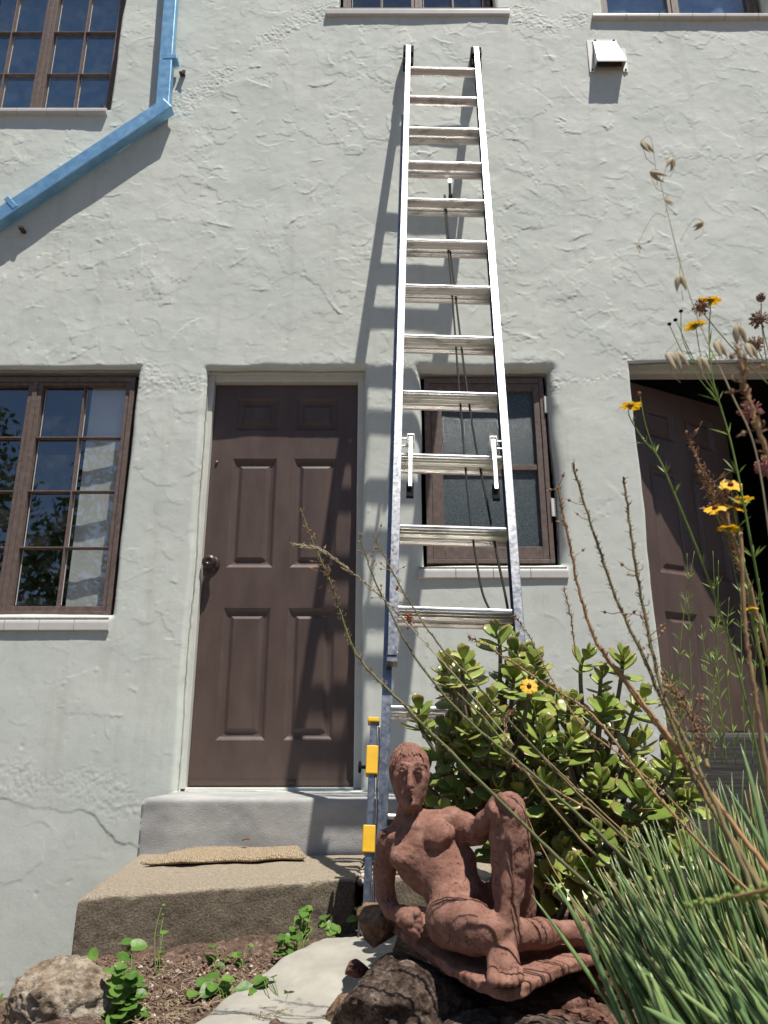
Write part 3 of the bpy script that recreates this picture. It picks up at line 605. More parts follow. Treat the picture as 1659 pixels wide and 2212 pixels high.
M['soil'] = mat('brown_soil', (.06, .036, .025), (.17, .11, .078), 60, .95, bump=1, bscale=190, c3=(.34, .26, .20), bdist=.008, detail=9, lo=.35, hi=.58)
tag(np_mesh('ground', V, np.stack([a, a+ny, a+ny+1, a+1], -1), M['soil']), 'bare brown soil of the garden bed', kind='structure')
# cement apron beside the soil
M['apron'] = mat('smoothed_cement', (.27, .255, .22), (.38, .36, .31), 7, .85, bump=.4, bscale=110, c3=(.42, .40, .35), detail=9)
L0 = smooth_path([P(u, v, d) for u, v, d in [(300, 2290, 1.50), (400, 2212, 1.64), (480, 2150, 1.82), (560, 2098, 1.95), (620, 2058, 2.07), (680, 2032, 2.17)]], 10)
R0 = smooth_path([P(u, v, d) for u, v, d in [(800, 2330, 1.45), (830, 2212, 1.62), (830, 2140, 1.80), (840, 2085, 1.95), (850, 2045, 2.07), (860, 2022, 2.16)]], 10)
V = []; ns = 50; prof = [(-.012, -.09), (-.004, -.03), (0, -.012), (.012, 0)]
for p, q_ in zip(L0, R0):
    for k in range(ns):
        t = k/(ns-1); w_ = p.lerp(q_, t); e = t*(q_-p).length
        dz = -.05*max(0, 1-e/.02)**2+.010*mnoise.noise(w_*9)+.018*math.exp(-((w_.x+.12)/.05)**2-((w_.y+1.6)/.07)**2)+.002*mnoise.noise(w_*60)
        V.append((w_.x, w_.y, w_.z+dz))
    
V = np.array(V); i_, j_ = np.meshgrid(np.arange(len(L0)-1), np.arange(ns-1), indexing='ij'); a = (i_*ns+j_).ravel(); Q = [np.stack([a, a+ns, a+ns+1, a+1][::-1], -1)]
sk = V[np.arange(len(L0))*ns].copy(); sk[:, 2] -= .07; b0 = len(V); V = np.concatenate([V, sk]); i_ = np.arange(len(L0)-1); Q.append(np.stack([i_*ns, (i_+1)*ns, b0+i_+1, b0+i_], -1))
tag(np_mesh('path', V, np.concatenate(Q), M['apron']), 'smooth pale cement apron running beside the soil', kind='structure')

pv = MB(); pv.box(-6, 6, -5.2-D, .86-D, CZ-1.62, CZ-1.487); M['paving'] = mat('added_bounce_paving', (.13, .125, .115), (.19, .185, .17), 3, .9, bump=.3, bscale=80)  # unseen paving, added so the light bounced onto the rungs is greyer
tag(pv.build('path', M['paving'], None), 'unseen grey paving added below the planted bed for its bounce light', kind='structure')

dl = MB(); p = P(531, 1815, 2.9); dl.add([p+Vector((-.014, 0, 0)), p+Vector((0, -.01, .006)), p+Vector((.013, .004, .002)), p+Vector((.002, .012, .010)), p+Vector((-.012, 0, -.003)), p+Vector((0, -.01, .003)), p+Vector((.013, .004, -.001)), p+Vector((.002, .012, .007))], [(0,1,2,3), (7,6,5,4), (0,4,5,1), (1,5,6,2), (2,6,7,3), (3,7,4,0)])
tag(dl.build('dead_leaf', mat('dead_leaf', (.12, .05, .02), (.2, .09, .04), 90, .8), None), 'curled brown dead leaf lying on the back edge of the coir mat', 'leaf')
# ------------------------------------------------------------------ terracotta statue (signed distance field -> one mesh)
def Q6(x, y, d): return P(763.1+.38*x, 1526.2+.38*y, d)
def Q7(x, y, d): return P(796.3+.24*x, 1579.3+.24*y, d)
K6, K7 = .38*1.6/1800, .24*1.64/1760
class SDF:
    def __init__(s, lo, hi, res):
        s.lo = np.array(lo); s.res = res; s.n = np.ceil((np.array(hi)-s.lo)/res).astype(int)+1
        s.ax = [s.lo[i]+np.arange(s.n[i])*res for i in range(3)]; s.f = np.full(s.n, .05, np.float32)
    def block(s, lo, hi):
        a = np.clip(np.floor((np.array(lo)-s.lo)/s.res).astype(int), 0, s.n); b = np.clip(np.ceil((np.array(hi)-s.lo)/s.res).astype(int)+1, 0, s.n)
        sl = tuple(slice(a[i], b[i]) for i in range(3)); return sl, np.meshgrid(*[s.ax[i][sl[i]] for i in range(3)], indexing='ij', sparse=True)
    def put(s, sl, d, k, sub=False):
        f = s.f[sl]
        if sub: f, d = -f, d
        h_ = np.maximum(k-np.abs(f-d), 0)/k if k > 0 else 0
        r = np.minimum(f, d)-h_*h_*k*.25
        s.f[sl] = -r if sub else r
    def cone(s, a, b, ra, rb, k=.008, sub=False):
        a, b = np.array(a), np.array(b); r = max(ra, rb)+k+.012
        sl, (x, y, z) = s.block(np.minimum(a, b)-r, np.maximum(a, b)+r); ab = b-a; L2 = max((ab*ab).sum(), 1e-12)
        t = np.clip(((x-a[0])*ab[0]+(y-a[1])*ab[1]+(z-a[2])*ab[2])/L2, 0, 1)
        d = np.sqrt((x-a[0]-t*ab[0])**2+(y-a[1]-t*ab[1])**2+(z-a[2]-t*ab[2])**2)-(ra+(rb-ra)*t)
        s.put(sl, d.astype(np.float32), k, sub)
    def ell(s, c, r, k=.008, R=None, sub=False):
        c = np.array(c); m_ = max(r)+k+.012; sl, (x, y, z) = s.block(c-m_, c+m_)
        x, y, z = x-c[0], y-c[1], z-c[2]
        if R is not None:
            R = np.array(R); x, y, z = [R[0][i]*x+R[1][i]*y+R[2][i]*z for i in range(3)]
        k0 = np.sqrt((x/r[0])**2+(y/r[1])**2+(z/r[2])**2); k1 = np.sqrt((x/r[0]**2)**2+(y/r[1]**2)**2+(z/r[2]**2)**2)+1e-9
        s.put(sl, (k0*(k0-1)/k1).astype(np.float32), k, sub)
    def mesh(s, name, m_, parent):
        f = s.f; neg = f < 0; n0, n1, n2 = f.shape
        c = np.zeros((n0-1, n1-1, n2-1), np.int8)
        for a in (0, 1):
            for b in (0, 1):
                for e in (0, 1): c += neg[a:n0-1+a, b:n1-1+b, e:n2-1+e]
        act = (c > 0) & (c < 8); idx = np.full(act.shape, -1, np.int64); I = np.argwhere(act); idx[act] = np.arange(len(I))
        acc = np.zeros((len(I), 3)); cnt = np.zeros(len(I))
        corners = [(a, b, e) for a in (0, 1) for b in (0, 1) for e in (0, 1)]
        for p in corners:
            for axis in range(3):
                if p[axis]: continue
                q = list(p); q[axis] = 1
                fa = f[I[:, 0]+p[0], I[:, 1]+p[1], I[:, 2]+p[2]]; fb = f[I[:, 0]+q[0], I[:, 1]+q[1], I[:, 2]+q[2]]
                cr = (fa < 0) != (fb < 0); t = np.where(cr, fa/np.where(cr, fa-fb, 1), 0)
                pt = np.tile(np.array(p, float), (len(I), 1)); pt[:, axis] += t
                acc += pt*cr[:, None]; cnt += cr
        V = s.lo+(I+acc/cnt[:, None])*s.res; quads = []
        for axis in range(3):
            o1, o2 = [(1, 2), (2, 0), (0, 1)][axis]
            A = [slice(None)]*3; B = [slice(None)]*3; A[axis] = slice(0, -1); B[axis] = slice(1, None)
            for o in (o1, o2): A[o] = slice(1, -1); B[o] = slice(1, -1)
            na, nb = neg[tuple(A)], neg[tuple(B)]
            E = np.argwhere(na != nb); 
            if not len(E): continue
            flip = na[E[:, 0], E[:, 1], E[:, 2]]
            g = E.copy(); g[:, o1] += 1; g[:, o2] += 1
            def ci(d1, d2): h_ = g.copy(); h_[:, o1] += d1; h_[:, o2] += d2; return idx[h_[:, 0], h_[:, 1], h_[:, 2]]
            q = np.stack([ci(-1, -1), ci(0, -1), ci(0, 0), ci(-1, 0)], -1); q[~flip] = q[~flip][:, ::-1]; quads.append(q)
        return np_mesh(name, V, np.concatenate(quads), m_, parent)
m, n, b = nodes('terracotta'); tc = N(n, 'ShaderNodeTexCoord'); vec = tc.outputs['Object']
t1 = noise_tex(n, 38, 8, .65, vec); r1 = ramp(n, t1.outputs[0], [(.28, (.18, .086, .062)), (.5, (.262, .132, .098)), (.72, (.335, .19, .148))])
vo = N(n, 'ShaderNodeTexVoronoi', feature='DISTANCE_TO_EDGE'); vo.inputs['Scale'].default_value = 40
wn = noise_tex(n, 30, 4, .6, vec); vm = N(n, 'ShaderNodeVectorMath', operation='MULTIPLY_ADD'); n.links.new(wn.outputs['Color'], vm.inputs[0]); vm.inputs[1].default_value = (.05, .05, .05); n.links.new(vec, vm.inputs[2]); n.links.new(vm.outputs[0], vo.inputs['Vector'])
cm = noise_tex(n, 24, 3, .6, vec); cs = N(n, 'ShaderNodeMapRange'); n.links.new(cm.outputs[0], cs.inputs[0]); cs.inputs[1].default_value = .55; cs.inputs[2].default_value = .68; cs.inputs[3].default_value = 0; cs.inputs[4].default_value = .055
lt = N(n, 'ShaderNodeMath', op='LESS_THAN'); n.links.new(vo.outputs['Distance'], lt.inputs[0]); n.links.new(cs.outputs[0], lt.inputs[1])
pit = noise_tex(n, 170, 5, .7, vec); pr = ramp(n, pit.outputs[0], [(.30, (0, 0, 0)), (.42, (1, 1, 1))])
hh = N(n, 'ShaderNodeMath', op='SUBTRACT'); n.links.new(pr.outputs[0], hh.inputs[0]); n.links.new(lt.outputs[0], hh.inputs[1])
fine = noise_tex(n, 420, 4, .7, vec); h2 = N(n, 'ShaderNodeMath', op='MULTIPLY_ADD'); n.links.new(fine.outputs[0], h2.inputs[0]); h2.inputs[1].default_value = .8; n.links.new(hh.outputs[0], h2.inputs[2])
dk = ramp(n, hh.outputs[0], [(.0, (.5, .45, .45)), (.6, (1, 1, 1))]); mx = N(n, 'ShaderNodeMix', data_type='RGBA', blend_type='MULTIPLY'); mx.inputs[0].default_value = 1
n.links.new(r1.outputs[0], mx.inputs[6]); n.links.new(dk.outputs[0], mx.inputs[7]); n.links.new(mx.outputs[2], b.inputs['Base Color'])
b.inputs['Roughness'].default_value = .85; b.inputs['Specular IOR Level'].default_value = .2
bp = N(n, 'ShaderNodeBump'); bp.inputs['Strength'].default_value = .75; bp.inputs['Distance'].default_value = .0022; n.links.new(h2.outputs[0], bp.inputs['Height']); n.links.new(bp.outputs[0], b.inputs['Normal']); M['terra'] = m

statue = thing('statue', Q6(800, 1550, 1.55), 'reclining terracotta nude figure with one knee raised, sitting on the rocks', 'statue')
lo = np.minimum.reduce([np.array(Q6(*p)) for p in [(90, 900, 1.72), (300, 200, 1.66), (850, 1600, 1.45)]])
S = SDF((Q6(100, 700, 1.70).x-.02, 1.38-D, Q6(880, 1640, 1.43).z-.02), (Q6(1450, 1290, 1.62).x+.03, 1.80-D, Q6(320, 190, 1.66).z+.02), .0019)
def c6(*pts, k=.010, sub=False):      # chain of (x, y, d, r)
    for p, q in zip(pts[:-1], pts[1:]): S.cone(Q6(*p[:3]), Q6(*q[:3]), p[3]*K6, q[3]*K6, k, sub)
ang = math.atan2(-270, 490)*0  # torso frame: long axis runs down to the right in the picture
fwd = Vector((0, CT, ST)).normalized(); axl = Vector((.48, 0, -.877)).normalized(); axw = axl.cross(Vector((0, 1, 0))).normalized(); axd = axl.cross(axw).normalized()
RT = [[axw[i], axl[i], axd[i]] for i in range(3)]
def e6(x, y, d, w_, l_, t_, k=.012, sub=False): S.ell(Q6(x, y, d), (w_*K6, l_*K6, t_*K6), k, RT, sub)
e6(400, 800, 1.665, 202, 195, 124, .02); e6(465, 890, 1.655, 196, 170, 118, .02); e6(555, 1000, 1.635, 160, 175, 108, .02); e6(600, 1110, 1.61, 158, 135, 116, .02)
c6((325, 545, 1.672, 66), (316, 640, 1.682, 76), (340, 730, 1.68, 100), k=.012)
c6((318, 655, 1.688, 48), (200, 748, 1.682, 55), k=.014); c6((330, 655, 1.685, 55), (560, 640, 1.675, 62), k=.014)
c6((300, 735, 1.645, 24), (215, 745, 1.65, 22), k=.012); c6((360, 690, 1.645, 24), (520, 640, 1.65, 22), k=.012)     # collar bones
c6((196, 775, 1.68, 68), (178, 930, 1.695, 62), (184, 1075, 1.705, 53), (215, 1150, 1.69, 48), (300, 1205, 1.648, 44), k=.009)
c6((565, 640, 1.672, 70), (640, 690, 1.645, 76), (705, 715, 1.615, 64), (755, 650, 1.575, 52), (805, 575, 1.545, 42), k=.009)
S.ell(Q6(492, 728, 1.628), (84*K6, 66*K6, 72*K6), .010); S.ell(Q6(478, 752, 1.622), (70*K6, 50*K6, 50*K6), .008)
S.ell(Q6(292, 850, 1.64), (82*K6, 62*K6, 84*K6), .010); S.ell(Q6(262, 868, 1.632), (50*K6, 46*K6, 44*K6), .010)
c6((420, 790, 1.6, 10), (500, 800, 1.598, 12), (570, 770, 1.61, 10), k=.006, sub=True)
S.ell(Q6(640, 870, 1.65), (62*K6, 80*K6, 70*K6), .014)
S.ell(Q6(560, 1040, 1.60), (70*K6, 80*K6, 30*K6), .02)
c6((575, 1060, 1.592, 5), (580, 1072, 1.592, 5), k=.003, sub=True)
# right hip, thigh, lower leg and foot along the slab
c6((565, 1215, 1.585, 150), (690, 1262, 1.525, 122), (775, 1290, 1.495, 92), k=.014)
c6((775, 1295, 1.50, 88), (930, 1292, 1.535, 78), (1060, 1290, 1.565, 72), (1210, 1280, 1.60, 52), (1255, 1290, 1.605, 60), k=.010)
c6((1250, 1290, 1.605, 58), (1330, 1290, 1.595, 55), (1375, 1300, 1.585, 46), k=.010)
for i, (y, dx, dd) in enumerate([(1252, 0, .008), (1276, 14, .004), (1300, 18, 0), (1322, 14, -.004), (1342, 4, -.008)]): c6((1370, y, 1.588+dd, 20), (1402+dx, y+4, 1.584+dd, 17-i), k=.003)
# left thigh, shin, foot
c6((905, 1130, 1.66, 125), (905, 860, 1.595, 112), (893, 590, 1.545, 84), k=.012); c6((700, 1130, 1.63, 110), (900, 1140, 1.655, 118), k=.02)
c6((885, 572, 1.535, 80), (882, 620, 1.522, 88), (890, 740, 1.53, 104), (893, 880, 1.535, 102), (882, 1020, 1.53, 82), (870, 1180, 1.515, 60), (856, 1330, 1.50, 56), (852, 1400, 1.492, 66), k=.010)
c6((885, 640, 1.495, 30), (872, 1000, 1.492, 26), (862, 1250, 1.484, 24), k=.014)
c6((850, 1400, 1.492, 62), (855, 1455, 1.472, 72), (862, 1490, 1.458, 62), k=.012); c6((805, 1490, 1.458, 36), (922, 1500, 1.455, 36), k=.010)
for i, (x, y, r) in enumerate([(795, 1560, 34), (846, 1572, 23), (884, 1574, 21), (918, 1568, 20), (950, 1552, 18)]): c6((x+4, y-62, 1.448, r*.8), (x, y-20, 1.424, r*.92), (x, y-2, 1.414, r), k=.0009)
c6((800, 1395, 1.50, 26), (800, 1396, 1.50, 26), k=.010)
# right hand: back of the hand on the slab, four fingers and thumb
c6((285, 1195, 1.655, 46), (318, 1215, 1.635, 56), k=.010); c6((270, 1165, 1.66, 30), (350, 1178, 1.632, 34), k=.010)
for i, (x, y) in enumerate([(366, 1180), (374, 1213), (370, 1245), (356, 1274)]):
    c6((x-46, y-12+i*3, 1.632, 22), (x-4, y+2, 1.622, 22), (x+10, y+28, 1.625, 19), (x+2, y+46, 1.632, 16), k=.0022)
c6((270, 1225, 1.64, 26), (310, 1262, 1.628, 23), (338, 1292, 1.628, 18), k=.004)
# left hand laid over the knee
c6((805, 575, 1.545, 42), (820, 548, 1.525, 44), k=.010)
for i in range(4): c6((812+i*16, 528+i*4, 1.522-i*.004, 23), (842+i*15, 516+i*8, 1.506-i*.004, 21), (868+i*12, 540+i*13, 1.490-i*.002, 18), k=.0022)
c6((800, 552, 1.53, 25), (790, 575, 1.512, 22), (800, 602, 1.50, 18), k=.004)
# head
HC = Q7(368, 395, 1.668); S.ell(HC, (.0365, .047, .0585), .006); S.ell(HC+Vector((0, .008, .018)), (.0365, .043, .040), .006)
def c7(*pts, k=.004, sub=False):
    for p, q in zip(pts[:-1], pts[1:]): S.cone(Q7(*p[:3]), Q7(*q[:3]), p[3], q[3], k, sub)
c7((370, 430, 1.655, .031), (378, 590, 1.645, .021), (380, 655, 1.640, .014), k=.012)
c7((240, 380, 1.665, .010), (305, 600, 1.66, .010), k=.012); c7((505, 380, 1.665, .010), (450, 600, 1.66, .010), k=.012)
for ex in (302, 452):
    S.ell(Q7(ex, 340, 1.6085), (.0135, .0066, .0050), .007, sub=True)
    S.ell(Q7(ex, 345, 1.6245), (.0084, .0054, .0044), .003)
    c7((ex-42, 350, 1.6215, .0009), (ex-15, 328, 1.6178, .0010), (ex+15, 328, 1.6178, .0010), (ex+42, 348, 1.6215, .0009), k=.003)
    c7((ex-38, 354, 1.6215, .0009), (ex, 366, 1.6182, .0011), (ex+38, 354, 1.6215, .0009), k=.003)
    c7((ex-50, 312, 1.624, .0022), (ex, 288, 1.6195, .0026), (ex+48, 302, 1.623, .0022), k=.007)
c7((372, 318, 1.619, .0045), (374, 420, 1.6105, .0052), (374, 488, 1.604, .0066), k=.005)
c7((350, 498, 1.613, .0042), (398, 498, 1.613, .0042), k=.004)
c7((362, 510, 1.606, .0015), (363, 520, 1.610, .0015), k=.001, sub=True); c7((386, 510, 1.606, .0015), (386, 520, 1.610, .0015), k=.001, sub=True)
c7((356, 566, 1.6175, .0020), (382, 558, 1.6125, .0034), (410, 566, 1.6175, .0020), k=.003); c7((360, 588, 1.6175, .0022), (383, 593, 1.613, .0038), (406, 588, 1.6175, .0022), k=.003)
c7((350, 577, 1.612, .0011), (383, 575, 1.608, .0013), (414, 577, 1.612, .0011), k=.0012, sub=True)
c7((380, 650, 1.622, .008), (381, 655, 1.622, .008), k=.010)
for ex, sg in ((212, -1), (524, 1)): c7((ex, 330, 1.672, .0055), (ex+sg*2, 375, 1.674, .006), (ex-sg*4, 410, 1.672, .0038), k=.003)
gx_, gy_, gz_ = np.meshgrid(*S.ax, indexing='ij', sparse=True)
near = np.abs(S.f) < .006
pn = np.argwhere(near); px_ = S.lo+pn*S.res
S.f[near] += (.0011*fbm(px_[:, 0]*60, px_[:, 1]*60, px_[:, 2]*60, 3, 140)+.0004*vn(px_[:, 0]*240, px_[:, 1]*240, px_[:, 2]*240, 144)).astype(np.float32)
S.mesh('body', M['terra'], statue)
# hair: short cap with a ragged fringe
Hh = SDF((HC.x-.05, HC.y-.065, HC.z-.05), (HC.x+.05, HC.y+.065, HC.z+.075), .0015)
Hh.ell(HC+Vector((0, .003, .002)), (.0405, .0505, .0615), .002); Hh.ell(HC+Vector((0, .009, .019)), (.0405, .0465, .0435), .004)
x, y, z = np.meshgrid(*Hh.ax, indexing='ij'); th_ = np.arctan2(x-HC.x, -(y-HC.y))
line = HC.z+.0385-.036*sstep(.60, 1.25, np.abs(th_))-.02*sstep(1.6, 2.6, np.abs(th_))+.005*vn(th_*16, 0*th_, 0*th_, 150)+.002*np.sin(th_*55)
st = .0013*np.sin(th_*40+3*vn(th_*9, z*60, 0*z, 151))+.0014*vn(x*200, y*200, z*90, 152)
Hh.f = np.maximum(Hh.f+st.astype(np.float32), (line-z).astype(np.float32))
Hh.mesh('hair', M['terra'], statue)
# base slab
def zpl(x, y):
    v = 1526.2+.38*y; yy = 1106-v; t = (F_PX*ST+yy*CT)/(F_PX*CT-yy*ST); return Q6(x, y, -.4964/(t-.092))
poly = [zpl(*p) for p in [(185, 1205), (300, 1300), (440, 1405), (560, 1478), (690, 1545), (790, 1590), (870, 1612), (960, 1592), (1040, 1545), (1180, 1478), (1372, 1412), (1420, 1330), (1330, 1240), (900, 1190), (380, 1130)]]
pp = np.array([(p.x, p.y) for p in poly]); zl = [p.z for p in poly]
Sb = SDF((pp[:, 0].min()-.02, pp[:, 1].min()-.02, min(zl)-.06), (pp[:, 0].max()+.02, pp[:, 1].max()+.02, max(zl)+.03), .0024)
x, y, z = np.meshgrid(*Sb.ax, indexing='ij'); X2, Y2 = x[:, :, 0], y[:, :, 0]; dd = np.full(X2.shape, 9.0); ins = np.zeros(X2.shape, bool)
for (ax_, ay_), (bx_, by_) in zip(pp, np.roll(pp, -1, 0)):
    t = np.clip(((X2-ax_)*(bx_-ax_)+(Y2-ay_)*(by_-ay_))/((bx_-ax_)**2+(by_-ay_)**2), 0, 1); dd = np.minimum(dd, np.hypot(X2-ax_-t*(bx_-ax_), Y2-ay_-t*(by_-ay_)))
    ins ^= ((ay_ > Y2) != (by_ > Y2)) & (X2 < (bx_-ax_)*(Y2-ay_)/(by_-ay_+1e-12)+ax_)
d2_ = np.where(ins, -dd, dd)[:, :, None]+.003*fbm(x*45, y*45, z*45, 3, 160)
zt_ = CZ-.4964+.092*(y+D); dz = np.abs(z-(zt_-.009))-.009+.0016*fbm(x*40, y*40, z*40, 3, 165)
q1, q2 = d2_+.005, dz+.005
Sb.f = (np.minimum(np.maximum(q1, q2), 0)+np.hypot(np.maximum(q1, 0), np.maximum(q2, 0))-.005).astype(np.float32)
Sb.mesh('base_slab', M['terra'], statue)

# ------------------------------------------------------------------ rocks
import bmesh
def rock_mat(name, stops, scale, pit, bump, pscale=60):
    m, n, b = nodes(name); tc = N(n, 'ShaderNodeTexCoord'); vec = tc.outputs['Object']
    t = noise_tex(n, scale, 9, .68, vec); r = ramp(n, t.outputs[0], stops); n.links.new(r.outputs[0], b.inputs['Base Color'])
    p = noise_tex(n, pscale, 7, .72, vec); q = ramp(n, p.outputs[0], [(.3, (0, 0, 0)), (pit, (1, 1, 1))])
    f_ = noise_tex(n, 300, 4, .7, vec); ad = N(n, 'ShaderNodeMath', op='MULTIPLY_ADD'); n.links.new(f_.outputs[0], ad.inputs[0]); ad.inputs[1].default_value = .6; n.links.new(q.outputs[0], ad.inputs[2])
    bp = N(n, 'ShaderNodeBump'); bp.inputs['Strength'].default_value = bump; bp.inputs['Distance'].default_value = .005; n.links.new(ad.outputs[0], bp.inputs['Height']); n.links.new(bp.outputs[0], b.inputs['Normal'])
    b.inputs['Roughness'].default_value = .92; b.inputs['Specular IOR Level'].default_value = .2; return m
M['lava'] = rock_mat('grey_lava_rock', [(.3, (.04, .026, .02)), (.45, (.10, .068, .052)), (.6, (.20, .15, .12)), (.75, (.38, .33, .28))], 30, .5, 1.0, 90)
M['red_rock'] = rock_mat('reddish_brown_rock', [(.3, (.07, .032, .024)), (.5, (.17, .085, .062)), (.68, (.27, .17, .13))], 20, .5, .9)
M['tan_rock'] = rock_mat('tan_porous_rock', [(.3, (.13, .085, .055)), (.47, (.28, .21, .15)), (.6, (.42, .36, .28)), (.75, (.50, .46, .39))], 14, .5, 1.0, 45)
M['brown_rock'] = rock_mat('brown_rock', [(.3, (.10, .055, .035)), (.5, (.24, .15, .095)), (.7, (.36, .27, .19))], 18, .5, .9)
def rock(center, rad, m_, label, seed, amp=.22, layers=0, sub=6, cut=None, pits=.05, rough=1):
    bm = bmesh.new(); bmesh.ops.create_icosphere(bm, subdivisions=sub, radius=1); bm.verts.ensure_lookup_table()
    V = np.array([v.co[:] for v in bm.verts]); Q = np.array([[v.index for v in f.verts] for f in bm.faces]); bm.free()
    n_ = V.copy(); V = np.sign(V)*np.abs(V)**.8; V /= np.maximum(np.linalg.norm(V, axis=1, keepdims=True), .001)**.35
    s = seed*3.7; d = amp*fbm(n_[:, 0]*1.3+s, n_[:, 1]*1.3, n_[:, 2]*1.3, 3, seed)
    r_ = 1-np.abs(fbm(n_[:, 0]*2.6+s, n_[:, 1]*2.6, n_[:, 2]*2.6, 4, seed+20)); d += amp*.3*(r_-.7)
    d += .05*rough*fbm(n_[:, 0]*6+s, n_[:, 1]*6, n_[:, 2]*6, 5, seed+40, .62)
    pv = vn(n_[:, 0]*16+s, n_[:, 1]*16, n_[:, 2]*16, seed+60); d -= pits*sstep(.25, .6, pv)
    if layers:
        ph = n_[:, 2]*layers+1.1*fbm(n_[:, 0]*2, n_[:, 1]*2, n_[:, 2]*2, 2, seed+80)
        d += .06*(np.abs((ph % 1)-.5)*2-.5)-.06*sstep(.12, .0, np.abs((ph % 1)-.5))
    V = V*(1+d)[:, None]; rg = np.random.default_rng(seed)
    for q in range(14):      # broken, flat faces
        nn = rg.normal(size=3); nn /= np.linalg.norm(nn); c_ = rg.uniform(.62, .95); t = V@nn-c_; V -= np.where(t > 0, t*.86, 0)[:, None]*nn
    d2 = .022*fbm(V[:, 0]*15+s, V[:, 1]*15, V[:, 2]*15, 4, seed+90, .7)+.010*fbm(V[:, 0]*45+s, V[:, 1]*45, V[:, 2]*45, 2, seed+95)
    V = V*(1+d2)[:, None]*np.array(rad)*1.08
    c = np.array(center); V = V+c
    o = np_mesh('rock', V, Q, m_, None); return tag(o, label, 'rock', 'rocks along the bed edge')
rock(P(132, 2212, 1.80), (.125, .10, .112), M['tan_rock'], 'large tan porous rock at the left of the weedy soil', 5, .17, pits=.02, rough=.55)
rock(P(818, 1998, 1.80), (.045, .05, .045), M['brown_rock'], 'rounded brown rock beside the foot of the ladder leg', 8, .12, sub=5)
rock(P(890, 2150, 1.64)+Vector((0, .0, -.030)), (.128, .16, .105), M['lava'], 'rough grey lava rock below the left side of the statue', 13, .26, pits=.01, rough=.5)
rock(P(1185, 2195, 1.585)+Vector((0, .03, -.028)), (.165, .15, .062), M['red_rock'], 'dark reddish layered rock right under the statue foot', 17, .16, layers=5)
rock(P(1120, 2120, 1.74)+Vector((0, 0, -.05)), (.25, .14, .09), M['red_rock'], 'broad shaded rock carrying the statue slab', 21, .14, layers=4)
rock(P(1190, 2262, 1.45), (.10, .06, .042), M['lava'], 'pale grey rock at the bottom edge below the layered rock', 25, .15, sub=5)
rock(P(768, 2092, 1.76), (.024, .024, .017), M['red_rock'], 'small red stone at the end of the cement apron', 31, .2, sub=5)
rock(P(738, 2205, 1.66), (.036, .05, .045), M['brown_rock'], 'brown angular rock between the cement apron and the lava rock', 35, .22, sub=5)
rock(P(1010, 2250, 1.52), (.06, .05, .045), M['lava'], 'shadowed lava rock at the bottom between two bigger rocks', 39, .22, sub=5)
rock(P(1320, 2080, 1.80), (.16, .14, .08), M['red_rock'], 'dark rock at the statue\'s far foot under the green blades', 41, .2, sub=5)
# ------------------------------------------------------------------ plants
def leaf_mat(name, base, alt, edge=None, rough=.4, trans=.25, spec=.5, noise=30):
    """tint.r mixes to the edge colour, tint.g mixes base to alt"""
    m, n, b = nodes(name); at = N(n, 'ShaderNodeVertexColor', layer_name='tint'); sp = N(n, 'ShaderNodeSeparateColor'); n.links.new(at.outputs[0], sp.inputs[0])
    m1 = N(n, 'ShaderNodeMix', data_type='RGBA'); m1.inputs[6].default_value = (*base, 1); m1.inputs[7].default_value = (*alt, 1); n.links.new(sp.outputs[1], m1.inputs[0])
    m2 = N(n, 'ShaderNodeMix', data_type='RGBA'); n.links.new(m1.outputs[2], m2.inputs[6]); m2.inputs[7].default_value = (*(edge or base), 1); n.links.new(sp.outputs[0], m2.inputs[0])
    tc = N(n, 'ShaderNodeTexCoord'); t = noise_tex(n, noise, 4, .6, tc.outputs['Object']); r = ramp(n, t.outputs[0], [(.3, (.75, .75, .75)), (.7, (1.15, 1.15, 1.1))])
    m3 = N(n, 'ShaderNodeMix', data_type='RGBA', blend_type='MULTIPLY'); m3.inputs[0].default_value = 1; n.links.new(m2.outputs[2], m3.inputs[6]); n.links.new(r.outputs[0], m3.inputs[7])
    n.links.new(m3.outputs[2], b.inputs['Base Color']); b.inputs['Roughness'].default_value = rough; b.inputs['Specular IOR Level'].default_value = spec
    if trans:
        tl = N(n, 'ShaderNodeBsdfTranslucent'); n.links.new(m3.outputs[2], tl.inputs[0]); ms = N(n, 'ShaderNodeMixShader'); ms.inputs[0].default_value = trans
        n.links.new(b.outputs[0], ms.inputs[1]); n.links.new(tl.outputs[0], ms.inputs[2]); n.links.new(ms.outputs[0], n.nodes['Material Output'].inputs[0])
    return m
M['jade'] = leaf_mat('jade_leaf', (.12, .215, .032), (.38, .44, .10), (.27, .12, .05), .33, .12, .5)
M['jade_stem'] = mat('jade_bark', (.13, .095, .06), (.26, .22, .16), 40, .8, bump=.4, bscale=150)
M['blade'] = leaf_mat('bulbine_blade', (.11, .205, .085), (.32, .42, .15), (.42, .32, .14), .34, .14, .5)
M['stalk'] = leaf_mat('flower_stalk', (.10, .13, .055), (.33, .17, .07), (.42, .27, .15), .6, 0, .3)
M['pod'] = leaf_mat('dry_pod', (.25, .13, .07), (.45, .33, .2), (.38, .11, .06), .7, .1, .2)
M['straw'] = leaf_mat('straw', (.46, .38, .24), (.58, .50, .36), (.35, .2, .1), .7, .2, .2)
M['weed'] = leaf_mat('weed_leaf', (.075, .185, .03), (.16, .31, .05), (.25, .20, .06), .45, .3, .4)
M['petal'] = leaf_mat('yellow_petal', (.90, .48, .01), (.92, .60, .02), (.45, .12, .01), .5, .3, .3)
M['disc'] = mat('flower_disc', (.10, .025, .012), (.22, .07, .02), 400, .8, bump=.5, bscale=600)
M['green_stem'] = leaf_mat('green_stem', (.13, .22, .05), (.24, .33, .08), (.3, .2, .1), .5, .15, .3)
